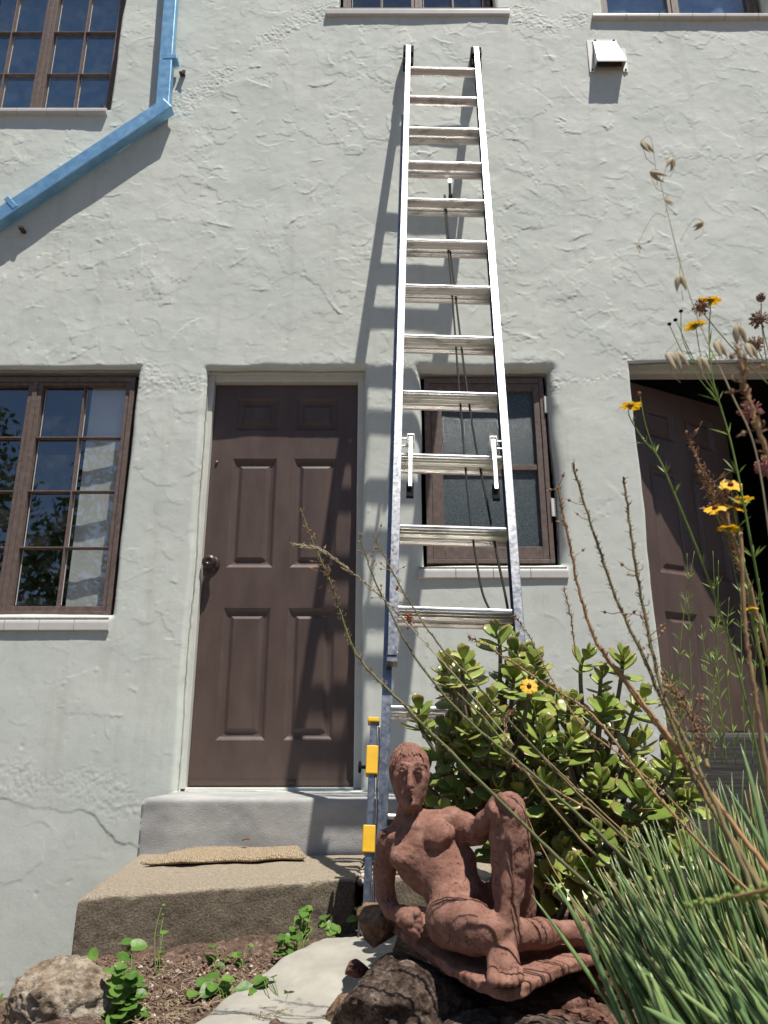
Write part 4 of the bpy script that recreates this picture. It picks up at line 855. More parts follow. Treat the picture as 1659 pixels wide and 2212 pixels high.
M['scab'] = leaf_mat('dried_flower_head', (.17, .10, .07), (.30, .20, .13), (.45, .12, .15), .8, .1, .2)
M['board'] = mat('weathered_board', (.035, .033, .03), (.095, .09, .082), 12, .9, bump=.6, bscale=60, c3=(.22, .21, .195), stretch=(.6, 3, 14), detail=9)
rnd = random.Random(11)
def leaf_obov(mb, p, dirn, up, L, Wd, T, g, seed=0, ns=7, nc=8, curl=.12, red=1.0):
    dirn = Vector(dirn).normalized(); side = dirn.cross(up); side = side.normalized() if side.length > 1e-4 else dirn.orthogonal().normalized(); nrm = side.cross(dirn); vs = []; cs = []
    for i in range(ns+1):
        s = i/ns; w_ = Wd*.5*((s**.75)*(1-s**3.6)**.5*1.18+.10*(1-s)); t_ = T*.5*(1-.55*s**3)*(.5+.5*min(s*4, 1)) if i < ns else T*.1
        c = Vector(p)+dirn*(L*s)+nrm*(curl*L*(s*s))
        for k in range(nc):
            q = 2*math.pi*k/nc; cq = math.cos(q); vs.append(c+side*(cq*max(w_, .0008))+nrm*(math.sin(q)*t_+.10*w_*abs(cq)))
            e = max(0, abs(cq)-.72)/.28*(.25+.75*s) if s < .97 else 1.0
            cs.append((min(1, e*.8*red+(.7*max(0, s-.8)/.2*red if s > .8 else 0)), g, 0))
    fs = [(i*nc+k, i*nc+(k+1)%nc, (i+1)*nc+(k+1)%nc, (i+1)*nc+k) for i in range(ns) for k in range(nc)]+[tuple(ns*nc+k for k in range(nc))]
    mb.add(vs, fs, cs)
# --- jade plant
jade = thing('jade_plant', W(.42, 2.0, -.42), 'bushy jade plant with thick red edged green leaves behind the statue', 'plant')
env = [(850, 1775), (905, 1640), (880, 1540), (905, 1490), (960, 1500), (960, 1400), (1045, 1390), (1055, 1325), (1090, 1330), (1140, 1375), (1175, 1440), (1215, 1480), (1255, 1500), (1320, 1505), (1370, 1560), (1440, 1600), (1480, 1620), (1500, 1740), (1470, 1840), (1380, 1870), (1290, 1910), (1180, 1900), (1150, 1790), (1040, 1850), (1000, 1760), (920, 1790)]
def inpoly(u, v, pl):
    r = False
    for (x0, y0), (x1, y1) in zip(pl, pl[1:]+pl[:1]):
        if (y0 > v) != (y1 > v) and u < (x1-x0)*(v-y0)/(y1-y0)+x0: r = not r
    return r
tips = [(1072, 1355, 1.98), (1115, 1395, 1.95), (905, 1520, 1.95), (985, 1425, 2.05), (1270, 1400, 1.9), (1345, 1405, 1.9), (1385, 1495, 1.85), (1300, 1440, 1.92), (1160, 1450, 1.9), (1370, 1590, 1.85), (1085, 1620, 1.78), (1180, 1620, 1.78), (920, 1640, 1.85), (1290, 1780, 1.72), (1360, 1800, 1.7), (955, 1600, 1.84), (1215, 1690, 1.76)]
tries = 0
while len(tips) < 175 and tries < 12000:
    tries += 1; u, v = rnd.uniform(845, 1500), rnd.uniform(1330, 1910); d = rnd.uniform(1.74, 2.16)
    if not inpoly(u, v, env): continue
    if all(math.hypot(u-a, v-b) > 21+50*abs(d-c) or abs(d-c) > .10 for a, b, c in tips): tips.append((u, v, d))
lf = MB(); st_ = MB(); root = Vector(jade.location)
hubs = [root+Vector((rnd.uniform(-.17, .22), rnd.uniform(-.1, .12), rnd.uniform(.10, .30))) for _ in range(16)]
for hq in hubs: st_.tube(smooth_path([root+Vector((rnd.uniform(-.05, .05), rnd.uniform(-.04, .04), -.05)), root.lerp(hq, .5)+Vector((rnd.uniform(-.04, .04), 0, -.02)), hq], 5), [.016-.001*i for i in range(11)], 7)
for (u, v, d) in tips:
    p = P(u, v+12, d); hub = min(hubs, key=lambda h_: (h_-p).length+max(0, h_.z-p.z)*3)
    out = (p-(root+Vector((0, .05, .12)))).normalized(); ax = (out*.55+Vector((rnd.uniform(-.4, .4), rnd.uniform(-.75, -.05), .72))).normalized()
    q0 = p-ax*.05; st_.tube(smooth_path([hub, hub.lerp(q0, .55)+Vector((0, 0, -.02)), q0, p], 4), [.0065-.0002*i for i in range(13)], 6)
    a0 = ax.orthogonal().normalized(); sz = rnd.uniform(.8, 1.15); rot0 = rnd.uniform(0, 6.28); gg = rnd.random()
    np_ = rnd.choice([4, 4, 5])
    for k in range(np_):
        rel = k/(np_-1); c = p-ax*(.052*(1-rel)); open_ = math.radians(84-58*rel+rnd.uniform(-10, 10)); L = (.060-.022*rel**1.5)*sz*rnd.uniform(.82, 1.12)
        for s in (0, 1):
            q = rot0+k*math.pi/2+s*math.pi+rnd.uniform(-.25, .25); rad_ = Matrix.Rotation(q, 3, ax) @ a0
            dr = rad_*math.sin(open_)+ax*math.cos(open_); leaf_obov(lf, c, dr, ax, L, L*rnd.uniform(.76, .98), .006, min(1, max(0, gg*.6+rnd.uniform(0, .5))), curl=rnd.uniform(.02, .2), red=rnd.uniform(.25, 1))
lf.build('leaves', M['jade'], jade, smooth=True, colors=True); st_.build('stem', M['jade_stem'], jade, smooth=True)
# --- weathered board edging behind the plants
bd = MB(); bx0, bx1 = P(1432, 1600, 2.34), P(1760, 1600, 2.34)
bd.box(bx0.x, bx1.x+.5, 2.34-D, 2.385-D, CZ-.40, CZ+.056); plank = bd.build('plank', M['board'], None, bevel=.014); tag(plank, 'dark weathered plank edging the flower bed before the right door', 'plank')
# --- bulbine: fleshy grey green blades and long dried flower stalks
bul = thing('bulbine_plant', W(.60, 1.35, -.50), 'clump of fleshy blue green blades with long dried flower stalks', 'plant')
bl = MB(); rb_ = random.Random(4)
def blade(p, dirn, L, r, g, e, bend):
    dirn = Vector(dirn).normalized(); n_ = 9; pts = []; rs = []; side = Vector((bend[0], bend[1], bend[2]))
    for i in range(n_+1):
        s = i/n_; pts.append(Vector(p)+dirn*(L*s)+side*(L*s*s)); rs.append(max(r*(1-.25*s)*(1-s**5)**.8*(.75+.25*min(1, s*5)), .0005))
    m0 = len(bl.v); bl.tube(pts, rs, 6, (0, g, 0), flat=.62)
    nn = 6
    for i in range(n_+1):
        for k in range(nn): bl.c[m0+i*nn+k] = ((e*max(0, (i/n_-.75)/.25)), min(1, g+.15*i/n_), 0)
reg = [(1185, 1890), (1310, 1780), (1460, 1700), (1600, 1620), (1760, 1580), (1860, 1700), (1860, 2150), (1450, 2150), (1300, 2020)]
i = 0
while i < 680:
    ut, vt = rb_.uniform(1180, 1860), rb_.uniform(1580, 2160)
    if not inpoly(ut, vt, reg): continue
    i += 1; f = (vt-1640)/520; d = 1.50-.42*f+rb_.uniform(-.08, .10)
    ub = 1385+(ut-1190)*.72+60*f+rb_.gauss(0, 35); tip = P(ut, vt, d); base = P(ub, 2300+rb_.uniform(0, 60), d*.97)
    dv = tip-base
    if dv.length > .44: base = tip-dv.normalized()*.44; dv = tip-base
    bend = Vector((rb_.gauss(-.07, .06), rb_.gauss(-.03, .06), -.05)); L = dv.length
    blade(base, dv-bend*L*1.0, L, rb_.uniform(.0045, .0088), rb_.random()**1.8*.75, 1 if rb_.random() < .2 else rb_.random()*.25, bend)
for (u0, v0, u1, v1, d, r) in [(1345, 2212, 1165, 1925, 1.30, .0055), (1420, 2150, 1262, 1828, 1.35, .0048), (1395, 2200, 1195, 1880, 1.30, .0045), (1560, 2212, 1335, 1850, 1.2, .005), (1659, 1830, 1612, 1600, 1.15, .007), (1690, 1900, 1580, 1690, 1.2, .006), (1500, 2240, 1395, 2170, 1.0, .006)]:
    p0, p1 = P(u0, v0, d), P(u1, v1, d+.05); dv = p1-p0; blade(p0-dv*.25, dv, dv.length*1.25, r, .25, 0, (-.05, 0, -.02))
bl.build('leaves', M['blade'], bul, smooth=True, colors=True)
def stalk(pts, r0, r1, g, e, parent, pods=None, curl=0, spikes=0, seed=1, n=7, name='flower_stalk', podmat='pod'):
    """pts: (u, v, d) from the base to the tip; pods: (start, end, count) along the length"""
    r = random.Random(seed); pth = smooth_path([P(*p) for p in pts], 10); m_ = len(pth)
    for i in range(1, m_-1): pth[i] = pth[i]+Vector((r.gauss(0, .0006), r.gauss(0, .0006), r.gauss(0, .0006)))
    mb = MB(); rr = [r0+(r1-r0)*i/(m_-1) for i in range(m_)]; mb.tube(pth, rr, 7, (e, g, 0)); o = mb.build(name, M['stalk'] if podmat == 'pod' else M[podmat], parent, smooth=True, colors=True)
    pm = MB()
    def at(f): x = f*(m_-1); i = min(int(x), m_-2); return pth[i].lerp(pth[i+1], x-i), (pth[i+1]-pth[i]).normalized(), rr[i]
    if spikes:
        for i in range(spikes):
            p, t, q = at(.25+.74*(i+r.random())/spikes); a = t.orthogonal().normalized(); a = Matrix.Rotation(r.random()*6.28, 3, t) @ a; L = r.uniform(.0035, .0085)
            pm.tube([p, p+a*L*.6+t*L*.35, p+a*L+t*L*r.uniform(.1, 1)], [.0008, .0006, .0003], 4, (r.random()*.3, r.random(), 0))
            if r.random() < .35: pm.ball(p+a*(q+.0006), .0011, 5, 3, (.1, r.random(), 0))
    if curl:
        for i in range(curl):
            p, t, q = at(.38+.42*r.random()); a = Matrix.Rotation(r.random()*6.28, 3, t) @ t.orthogonal().normalized(); b_ = t; R_ = r.uniform(.0025, .0055)
            pm.tube([p+a*(R_-R_*math.cos(x*.75))+b_*(R_*math.sin(x*.75))*-1 for x in range(6)], [.0011, .0009, .0007, .0006, .0005, .0004], 4, (0, r.random()*.5, 0))
    if pods:
        for i in range(int(pods[2]*.75)):
            p, t, q = at(r.uniform(pods[0], pods[1])); a = Matrix.Rotation(r.random()*6.28, 3, t) @ t.orthogonal().normalized(); L = r.uniform(.012, .028); mid = p+a*L*.6+t*L*.2; en = p+a*L+t*L*r.uniform(.1, .7)
            pm.tube([p, mid, en], .0006, 4, (.2, r.random()*.8, 0)); pm.ball(en, r.uniform(.0012, .0026), 7, 5, (r.random()*.6, r.random(), 0), (1, 1, 1.25))
            pm.tube([en, en+(en-mid).normalized()*.008], [.0012, .0003], 4, (.1, 1, 0))
    if pm.v: pm.build('seed_pods', M['pod'], o, smooth=True, colors=True)
    return o
stalk([(1500, 2080, 1.30), (1290, 1930, 1.34), (1080, 1730, 1.38), (880, 1530, 1.42), (770, 1412, 1.45), (718, 1270, 1.46), (675, 1170, 1.46), (648, 1098, 1.46)], .0036, .0014, .12, 0, bul, (.72, 1, 16), 90, 60, 1)
stalk([(1480, 2000, 1.30), (1330, 1835, 1.34), (1160, 1680, 1.38), (1000, 1545, 1.42), (900, 1425, 1.44), (840, 1315, 1.46), (800, 1230, 1.46), (775, 1150, 1.46)], .0034, .0011, .10, 0, bul, (.68, 1, 12), 0, 110, 2)
stalk([(1420, 1880, 1.38), (1200, 1665, 1.42), (1040, 1490, 1.45), (950, 1395, 1.48), (885, 1300, 1.5), (840, 1220, 1.5), (805, 1150, 1.5)], .0026, .001, .2, 0, bul, (.62, 1, 14), 0, 110, 3)
stalk([(1760, 2080, 1.0), (1640, 1905, 1.05), (1480, 1650, 1.10), (1370, 1500, 1.14), (1290, 1390, 1.16), (1250, 1270, 1.17), (1225, 1150, 1.17), (1204, 1050, 1.17)], .0036, .0016, .85, .1, bul, (.6, 1, 6), 0, 170, 4)
stalk([(1720, 2050, .92), (1620, 1880, .98), (1500, 1680, 1.02), (1400, 1440, 1.05), (1330, 1290, 1.07), (1280, 1140, 1.07), (1236, 1000, 1.07)], .0034, .0015, .25, .1, bul, (.45, 1, 12), 0, 150, 5)
stalk([(1700, 2100, .90), (1600, 1860, .95), (1500, 1640, 1.0), (1430, 1490, 1.03), (1392, 1320, 1.05), (1365, 1170, 1.05), (1347, 1030, 1.05)], .0034, .0015, .25, .1, bul, (.45, 1, 10), 40, 150, 6)
stalk([(1700, 2000, 1.2), (1560, 1870, 1.25), (1420, 1720, 1.3), (1280, 1545, 1.36), (1180, 1480, 1.4), (1060, 1400, 1.42), (1010, 1375, 1.43)], .0030, .0011, .75, .2, bul, None, 0, 190, 7)
stalk([(1620, 1960, 1.3), (1480, 1760, 1.35), (1350, 1640, 1.4), (1240, 1545, 1.45), (1140, 1370, 1.5), (1110, 1330, 1.5)], .0016, .0009, .7, .3, bul, None, 0, 150, 8)
stalk([(1440, 1900, 1.4), (1300, 1770, 1.44), (1170, 1690, 1.48), (1105, 1640, 1.5), (1090, 1560, 1.52), (1115, 1535, 1.52)], .0022, .0010, .7, .3, bul, None, 0, 180, 9)
stalk([(1800, 2060, .95), (1659, 1880, 1.0), (1540, 1720, 1.05), (1430, 1570, 1.1), (1320, 1430, 1.15), (1300, 1400, 1.15)], .0040, .0018, .95, .25, bul, None, 0, 40, 10)
stalk([(1560, 2040, 1.3), (1440, 1960, 1.33), (1300, 1860, 1.38), (1190, 1740, 1.42), (1060, 1570, 1.46), (980, 1490, 1.48)], .0030, .0016, .30, 0, bul, None, 0, 0, 11)
stalk([(1500, 1930, 1.45), (1350, 1800, 1.48), (1180, 1640, 1.52), (1100, 1560, 1.54)], .0016, .0009, .9, .8, bul, None, 0, 12, 12)
stalk([(1245, 1420, 1.5), (1232, 1330, 1.5), (1218, 1270, 1.5)], .0016, .0008, .6, .4, bul, None, 0, 60, 13)
stalk([(1260, 1990, 1.5), (1170, 1830, 1.55), (1120, 1720, 1.58)], .0011, .0007, 1, .9, bul, (.4, 1, 14), 0, 0, 14)
stalk([(1530, 1660, 1.0), (1500, 1560, 1.03), (1440, 1470, 1.05)], .003, .0015, .4, .2, bul, (.1, 1, 30), 60, 90, 15)
# the flowering spike crossing close at the right edge
spk = stalk([(1760, 1900, .70), (1620, 1930, .74), (1540, 1945, .76), (1480, 1960, .77)], .0022, .0008, .5, .3, bul, None, 0, 0, 16)
fb2 = MB(); r_ = random.Random(8)
for i in range(60):
    f = i/59; p = P(1700-(1700-1482)*f, 1915+42*f, .73+.04*f); fb2.ball(p+Vector((r_.gauss(0, .003), r_.gauss(0, .003), r_.gauss(0, .003)))*(1-f*.6), .0035*(1-.55*f), 6, 4, (0, .9, 0), (1, 1, 1.3))
fb2.build('buds', M['green_stem'], spk, smooth=True, colors=True)
# dry grass stem
dry = thing('dry_grass_stem', P(1050, 1560, 1.42), 'pale dry grass stem leaning across the door and ladder', 'grass')
stalk([(1110, 1610, 1.40), (1000, 1480, 1.42), (920, 1390, 1.43), (845, 1310, 1.44), (790, 1262, 1.44), (740, 1222, 1.45), (690, 1188, 1.45), (634, 1177, 1.45)], .0012, .0007, .6, 0, dry, None, 0, 0, 21, name='stem', podmat='straw')
hb_ = MB(); r_ = random.Random(3); hp = smooth_path([P(u, v, 1.44) for u, v in [(980, 1455), (845, 1310), (740, 1222), (690, 1188), (634, 1177)]], 14)
for i in range(170):
    f = r_.random()**.9; x = f*(len(hp)-2); k = int(x); p = hp[k].lerp(hp[k+1], x-k); t = (hp[k+1]-hp[k]).normalized(); a = Matrix.Rotation(r_.random()*6.28, 3, t) @ t.orthogonal(); L = r_.uniform(.006, .016)
    hb_.tube([p, p+t*L*.6+a*L*.22, p+t*L+a*L*.25], [.0007, .0010, .0002], 4, (0, r_.random(), 0))
hb_.build('seed_head', M['straw'], dry, smooth=True, colors=True)
red = MB(); r_ = random.Random(9)
for i in range(60): red.ball(P(882, 1337, 1.45)+Vector((r_.gauss(0, .004), r_.gauss(0, .003), r_.gauss(0, .0075))), .0018, 5, 3, (r_.uniform(.6, 1), .2, 0))
tag(red.build('petal', M['pod'], None, smooth=True, colors=True), 'withered red petal caught on the stalks in front of the ladder', 'petal')

# --- coreopsis and other wild flowers at the right
def flower(parent, p, nrm, R, seed, face=True):
    R *= 1.12
    r = random.Random(seed); nrm = Vector(nrm).normalized(); a = nrm.orthogonal().normalized(); b_ = nrm.cross(a); mb = MB()
    for k in range(8):
        q = 2*math.pi*(k+r.uniform(-.15, .15))/8; ra = a*math.cos(q)+b_*math.sin(q); ta = nrm.cross(ra); droop = r.uniform(-.12, .22); L = R*r.uniform(.9, 1.05); vs = []; cs = []
        for i in range(5):
            s = i/4
            for j in range(-2, 3):
                w_ = R*.36*(.25+.75*s**.6)*(j/2); e = L*(s+(-.10*s if j in (-1, 1) and i == 4 else .02*s if i == 4 else 0)*1.0)*(1-.06*abs(j)*s)
                vs.append(p+ra*e+ta*w_+nrm*(-droop*L*s*s+.05*R*math.cos(j*1.57)*s)); cs.append((max(0, .35-s)*2.2, r.random(), 0))
        mb.add(vs, [(i*5+j, i*5+j+1, i*5+j+6, i*5+j+5) for i in range(4) for j in range(4)], cs)
    o = mb.build('flower', M['petal'], parent, smooth=True, colors=True)
    dm_ = MB(); dm_.ball(p+nrm*R*.05, R*.27, 10, 6, None, (1, 1, .7))
    for k in range(24): q = r.random()*6.28; e = R*.22*r.random(); dm_.ball(p+nrm*R*.22+(a*math.cos(q)+b_*math.sin(q))*e, R*.045, 4, 3)
    dm_.build('flower_centre', M['disc'], o, smooth=True)
    cp = MB(); cp.tube([p-nrm*R*.35, p-nrm*R*.02], [R*.08, R*.28], 8, (0, .3, 0)); cp.build('calyx', M['green_stem'], o, smooth=True, colors=True)
    return o
def stem_tuft(mb, p, t, r, n_, L, g=.6):
    for k in range(n_):
        a = Matrix.Rotation(r.random()*6.28, 3, t) @ t.orthogonal().normalized(); d = (t*r.uniform(.5, 1.3)+a*r.uniform(.4, 1)).normalized(); ll = L*r.uniform(.5, 1.1); sd = d.cross(Vector((0, 1, 0))).normalized()*ll*.045
        m_ = p+d*ll*.5; e = p+d*ll+Vector((0, 0, -.08*ll)); mb.add([p, m_+sd, e, m_-sd], [(0, 1, 2, 3)], (0, min(1, g*r.uniform(.5, 1.4)), 0))
def wild(parent, pts, r0, r1, tufts, seed, g=.5, L=.03, e=0, branches=()):
    r = random.Random(seed); pth = smooth_path([P(*p) for p in pts], 8); mb = MB(); m_ = len(pth); mb.tube(pth, [r0+(r1-r0)*i/(m_-1) for i in range(m_)], 6, (e, g, 0))
    for k in range(tufts):
        f = .15+.75*(k+r.random()*.6)/max(tufts, 1); i = min(int(f*(m_-1)), m_-2); stem_tuft(mb, pth[i], (pth[i+1]-pth[i]).normalized(), r, r.choice([3, 4, 5]), L, g+.3)
    for br in branches: mb.tube(smooth_path([P(*p) for p in br], 6), r1, 5, (e, g, 0))
    return mb.build('stem', M['green_stem'], parent, smooth=True, colors=True)
def wplant(label, base, cat='flower', name='coreopsis_plant', group=None): return thing(name, base, label, cat, group or 'yellow coreopsis plants')
c1 = wplant('coreopsis stem arching left to a single yellow flower before the right door', P(1600, 1700, 1.05))
wild(c1, [(1680, 1830, 1.08), (1600, 1470, 1.06), (1530, 1250, 1.04), (1450, 1050, 1.02), (1420, 985, 1.02), (1390, 950, 1.02), (1362, 905, 1.02), (1357, 884, 1.02)], .0017, .0007, 7, 1, .55, .024, branches=[[(1418, 985, 1.02), (1395, 920, 1.02), (1382, 852, 1.02)]])
flower(c1, P(1361, 876, 1.02), (.02, -.10, 1), .0155, 1)
bk = MB(); bk.ball(P(1381, 850, 1.02), .003, 7, 5, (.6, .1, 0)); bk.build('bud', M['pod'], c1, smooth=True, colors=True)
c2 = wplant('tall coreopsis with two yellow flowers high against the stucco', P(1640, 1500, 1.0))
wild(c2, [(1700, 1760, 1.05), (1660, 1400, 1.03), (1618, 1150, 1.0), (1580, 960, 1.0), (1540, 820, 1.0), (1532, 730, 1.0), (1535, 662, 1.0)], .0018, .0007, 8, 2, .6, .032, branches=[[(1548, 850, 1.0), (1517, 780, 1.0), (1503, 708, 1.0)], [(1560, 880, 1.0), (1490, 790, 1.0), (1446, 702, 1.0)], [(1545, 850, 1.0), (1500, 780, 1.0), (1462, 695, 1.0)], [(1500, 790, 1.0), (1474, 730, 1.0), (1471, 675, 1.0)]])
flower(c2, P(1535, 648, 1.0), (.1, -.25, 1), .0165, 2); flower(c2, P(1501, 702, 1.0), (-.15, -.2, 1), .0155, 3)
bk = MB()
for u, v in ((1446, 700), (1459, 691), (1471, 672)): bk.ball(P(u, v, 1.0), .0030, 8, 5, (0, 0, 0), (1.1, 1.1, .8))
bk.build('bud', M['black'], c2, smooth=True)
c3 = wplant('coreopsis with a bunch of yellow flowers in front of the open dark doorway', P(1640, 1650, 1.0))
wild(c3, [(1690, 1850, 1.05), (1650, 1480, 1.03), (1615, 1260, 1.02), (1592, 1140, 1.02), (1580, 1062, 1.02)], .0016, .0007, 6, 3, .6, .028, branches=[[(1600, 1180, 1.02), (1560, 1140, 1.02), (1545, 1100, 1.02)], [(1600, 1180, 1.02), (1592, 1130, 1.02), (1588, 1095, 1.02)], [(1630, 1400, 1.02), (1590, 1250, 1.02), (1572, 1146, 1.02)], [(1655, 1480, 1.02), (1635, 1390, 1.02), (1620, 1318, 1.02)]])
for i, (u, v, nn) in enumerate([(1578, 1048, (-.1, -.75, .7)), (1545, 1098, (-.3, -.6, .8)), (1590, 1096, (.2, -.5, .8)), (1603, 1078, (.1, -.1, 1)), (1573, 1141, (.1, -.05, 1)), (1620, 1313, (0, -.1, 1))]): flower(c3, P(u, v, 1.02), nn, .0145 if i != 5 else .011, 10+i)
c4 = wplant('single coreopsis flower pushing up through the jade plant leaves', P(1150, 1560, 1.70))
wild(c4, [(1180, 1660, 1.74), (1160, 1560, 1.72), (1143, 1488, 1.70)], .0012, .0008, 1, 4, .4, .02); flower(c4, P(1143, 1482, 1.70), (.1, -.8, .5), .0185, 20)
c5 = thing('thin_leaved_plant', P(1520, 1580, 2.1), 'thin pale green shoots growing up in front of the brown door', 'plant')
r_ = random.Random(17); sh = [(1470, 1580, 1500, 1190), (1500, 1590, 1484, 1195), (1530, 1590, 1552, 1210), (1560, 1590, 1540, 1190), (1455, 1570, 1448, 1440), (1590, 1590, 1575, 1290), (1545, 1590, 1515, 1350), (1610, 1590, 1600, 1230), (1480, 1590, 1440, 1470), (1570, 1590, 1530, 1400), (1625, 1590, 1640, 1250)]
for i, (u0, v0, u1, v1) in enumerate(sh): wild(c5, [(u0, v0+60, 1.75), ((u0+u1)/2+r_.gauss(0, 8), (v0+v1)/2, 1.75), (u1, v1, 1.75)], .0011, .0005, 8, 30+i, .75, .036)
# wild oats
def oat(label, stem, heads, seed, d):
    t = thing('wild_oat', P(*stem[0]), label, 'grass', None); r = random.Random(seed); mb = MB()
    mb.tube(smooth_path([P(*p) for p in stem], 8), [.0010-.0006*i/(8*(len(stem)-1)) for i in range(8*(len(stem)-1)+1)], 5, (0, .4, 0))
    for (u, v, su, sv, L, a) in heads: mb.tube(smooth_path([P(su, sv, d), P((u+su)/2+4, min(v, sv)-6, d), P(u, v, d)], 5), .0004, 4, (0, .5, 0))
    so_ = mb.build('stem', M['straw'], t, smooth=True, colors=True)
    for (u, v, su, sv, L, a) in heads:
        p = P(u, v, d)
        for s in (-1, 1):
            hm = MB()
            dr = Vector((math.sin(a)+s*.20, r.uniform(-.2, .2), -math.cos(a))).normalized(); sd = dr.cross(Vector((0, 1, 0))).normalized(); vs = []
            for i in range(9):
                f = i/8; w_ = L*.15*math.sin(math.pi*f**.65)+.0001; c = p+dr*L*f+sd*s*L*.05*math.sin(math.pi*f)
                for k in range(6): q = k*math.pi/3; vs.append(c+sd*math.cos(q)*w_+Vector((0, 1, 0))*math.sin(q)*w_*.5)
            hm.add(vs, [(i*6+k, i*6+(k+1)%6, i*6+6+(k+1)%6, i*6+6+k) for i in range(8) for k in range(6)], (0, r.random(), 0))
            if s == 1: hm.tube([p+Vector((0, 0, -L*.1)), p+Vector((math.sin(a)*L*.3, 0, -L*1.1)), p+Vector((math.sin(a)*L*1.0, 0, -L*1.5))], .00035, 4, (.5, .2, 0))
            hm.build('husk', M['straw'], t, smooth=True, colors=True)
    return t
oat('dry wild oat with pale hanging seed heads beside the coreopsis flowers', [(1700, 1480, .78), (1640, 1010, .78), (1580, 850, .78), (1520, 720, .78), (1475, 590, .78), (1440, 450, .78), (1425, 385, .78)],
    [(1468, 592, 1462, 565, .024, .0), (1440, 760, 1490, 740, .026, .45), (1460, 758, 1492, 742, .024, .35), (1510, 770, 1535, 760, .024, .3), (1545, 735, 1560, 780, .026, .35), (1592, 700, 1600, 760, .028, .15), (1612, 740, 1612, 770, .026, .35), (1385, 305, 1420, 400, .024, .55), (1403, 372, 1428, 400, .023, 1.15), (1455, 340, 1430, 395, .020, -.45), (1437, 430, 1438, 460, .013, .9), (1378, 525, 1440, 470, .010, .1), (1520, 480, 1470, 520, .016, -1.0)], 6, .78)
# dried scabious heads
def scab(label, u, v, d, R, stem, seed, redd):
    t = thing('dried_flower', P(*stem[0]), label, 'flower', 'spent flower heads at the right edge'); r = random.Random(seed); wild(t, stem, .0010, .0007, 0, seed, .2, e=.3); mb = MB(); p = P(u, v, d)
    for i in range(70):
        q = Vector((r.gauss(0, 1), r.gauss(0, 1), r.gauss(.25, 1))).normalized(); mb.tube([p, p+q*R*.7, p+q*R*r.uniform(.9, 1.15)], [.0003, .0005, .0011], 4, (redd*r.random(), r.random(), 0))
    mb.ball(p, R*.55, 8, 6, (redd*.5, .4, 0)); mb.build('flower_head', M['scab'], t, smooth=True, colors=True)
scab('dried brown flower head tucked under the highest yellow coreopsis', 1514, 664, 1.0, .0125, [(1660, 830, 1.0), (1590, 760, 1.0), (1530, 690, 1.0), (1516, 670, 1.0)], 1, .15)
scab('dried brown bristly flower head at the right picture edge against the stucco', 1640, 690, 1.0, .0135, [(1700, 950, 1.0), (1660, 800, 1.0), (1645, 700, 1.0)], 2, .1)
scab('round tan seed head topping a thin stem at the right edge', 1644, 643, 1.0, .0065, [(1690, 860, 1.0), (1650, 720, 1.0), (1644, 650, 1.0)], 3, .3)
scab('dried tan flower head just over the right door opening', 1632, 745, .98, .0125, [(1720, 900, 1.0), (1660, 800, .99), (1636, 752, .98)], 4, .1)
scab('faded pink flower head before the open dark doorway', 1620, 890, .95, .016, [(1720, 1200, 1.0), (1660, 1000, .97), (1622, 895, .95)], 5, 1)
scab('crimson flower at the right edge before the dark doorway', 1652, 1008, .92, .012, [(1730, 1300, .95), (1680, 1100, .93), (1654, 1015, .92)], 6, 1)
# tall brown dried spikes
sp1 = thing('dried_flower_spike', P(1650, 1600, 1.1), 'brown knobbly dried flower spike before the open doorway', 'plant')
stalk([(1680, 1700, 1.1), (1640, 1400, 1.08), (1590, 1200, 1.06), (1545, 1080, 1.05), (1510, 1000, 1.05), (1484, 940, 1.05)], .0026, .0012, .9, .4, sp1, (.55, 1, 26), 120, 150, 41, name='stem')
sp2 = thing('dried_flower_spike', P(1700, 1500, .62), 'blurred brown seed spike close at the right picture edge', 'plant')
stalk([(1800, 1500, .62), (1690, 1080, .62), (1650, 960, .62), (1618, 860, .62), (1600, 790, .62), (1592, 745, .62)], .0022, .0012, .8, .5, sp2, (.4, 1, 9), 10, 60, 42, name='stem')
for i, pts in enumerate([[(1672, 1800, 1.0), (1640, 1560, 1.0), (1618, 1420, 1.0), (1608, 1330, 1.0), (1600, 1150, 1.0)], [(1720, 1700, 1.05), (1640, 1340, 1.05), (1580, 1150, 1.05), (1557, 1060, 1.05)]]):
    t = thing('dead_reed', P(*pts[0]), ['leaning tan dry stem standing in the coreopsis', 'thick broken straw coloured stem behind the yellow flower bunch'][i], 'reed'); stalk(pts, .0034, .0024, .8, .8, t, None, 0, 20, 50+i, name='stem', podmat='straw')

# --- heart leaved weeds in the soil
def heart(mb, p, dirn, nrm, R, g):
    dirn = Vector(dirn).normalized(); nrm = Vector(nrm); side = dirn.cross(nrm).normalized(); nrm = side.cross(dirn); vs = [p]; cs = [(0, min(1, g+.25), 0)]; n_ = 18
    for ring in (.55, 1.0):
        for k in range(n_):
            q = 2*math.pi*k/n_; rr = R*(1-.42*max(0, math.cos(q-math.pi))**6)*(1+.22*max(0, math.cos(q))**5); x = rr*math.cos(q)*ring; y = rr*.92*math.sin(q)*ring
            vs.append(p+dirn*(x+R*.55)+side*y+nrm*(.28*abs(y)-.30*ring*ring*R*.5*max(0, math.cos(q))+.03*R*math.sin(5*q)*ring)); cs.append((.15 if ring == 1 else 0, g, 0))
    vs[0] = p+dirn*R*.5
    fs = [(0, 1+k, 1+(k+1)%n_) for k in range(n_)]+[(1+k, 1+n_+k, 1+n_+(k+1)%n_, 1+(k+1)%n_) for k in range(n_)]; mb.add(vs, fs, cs)
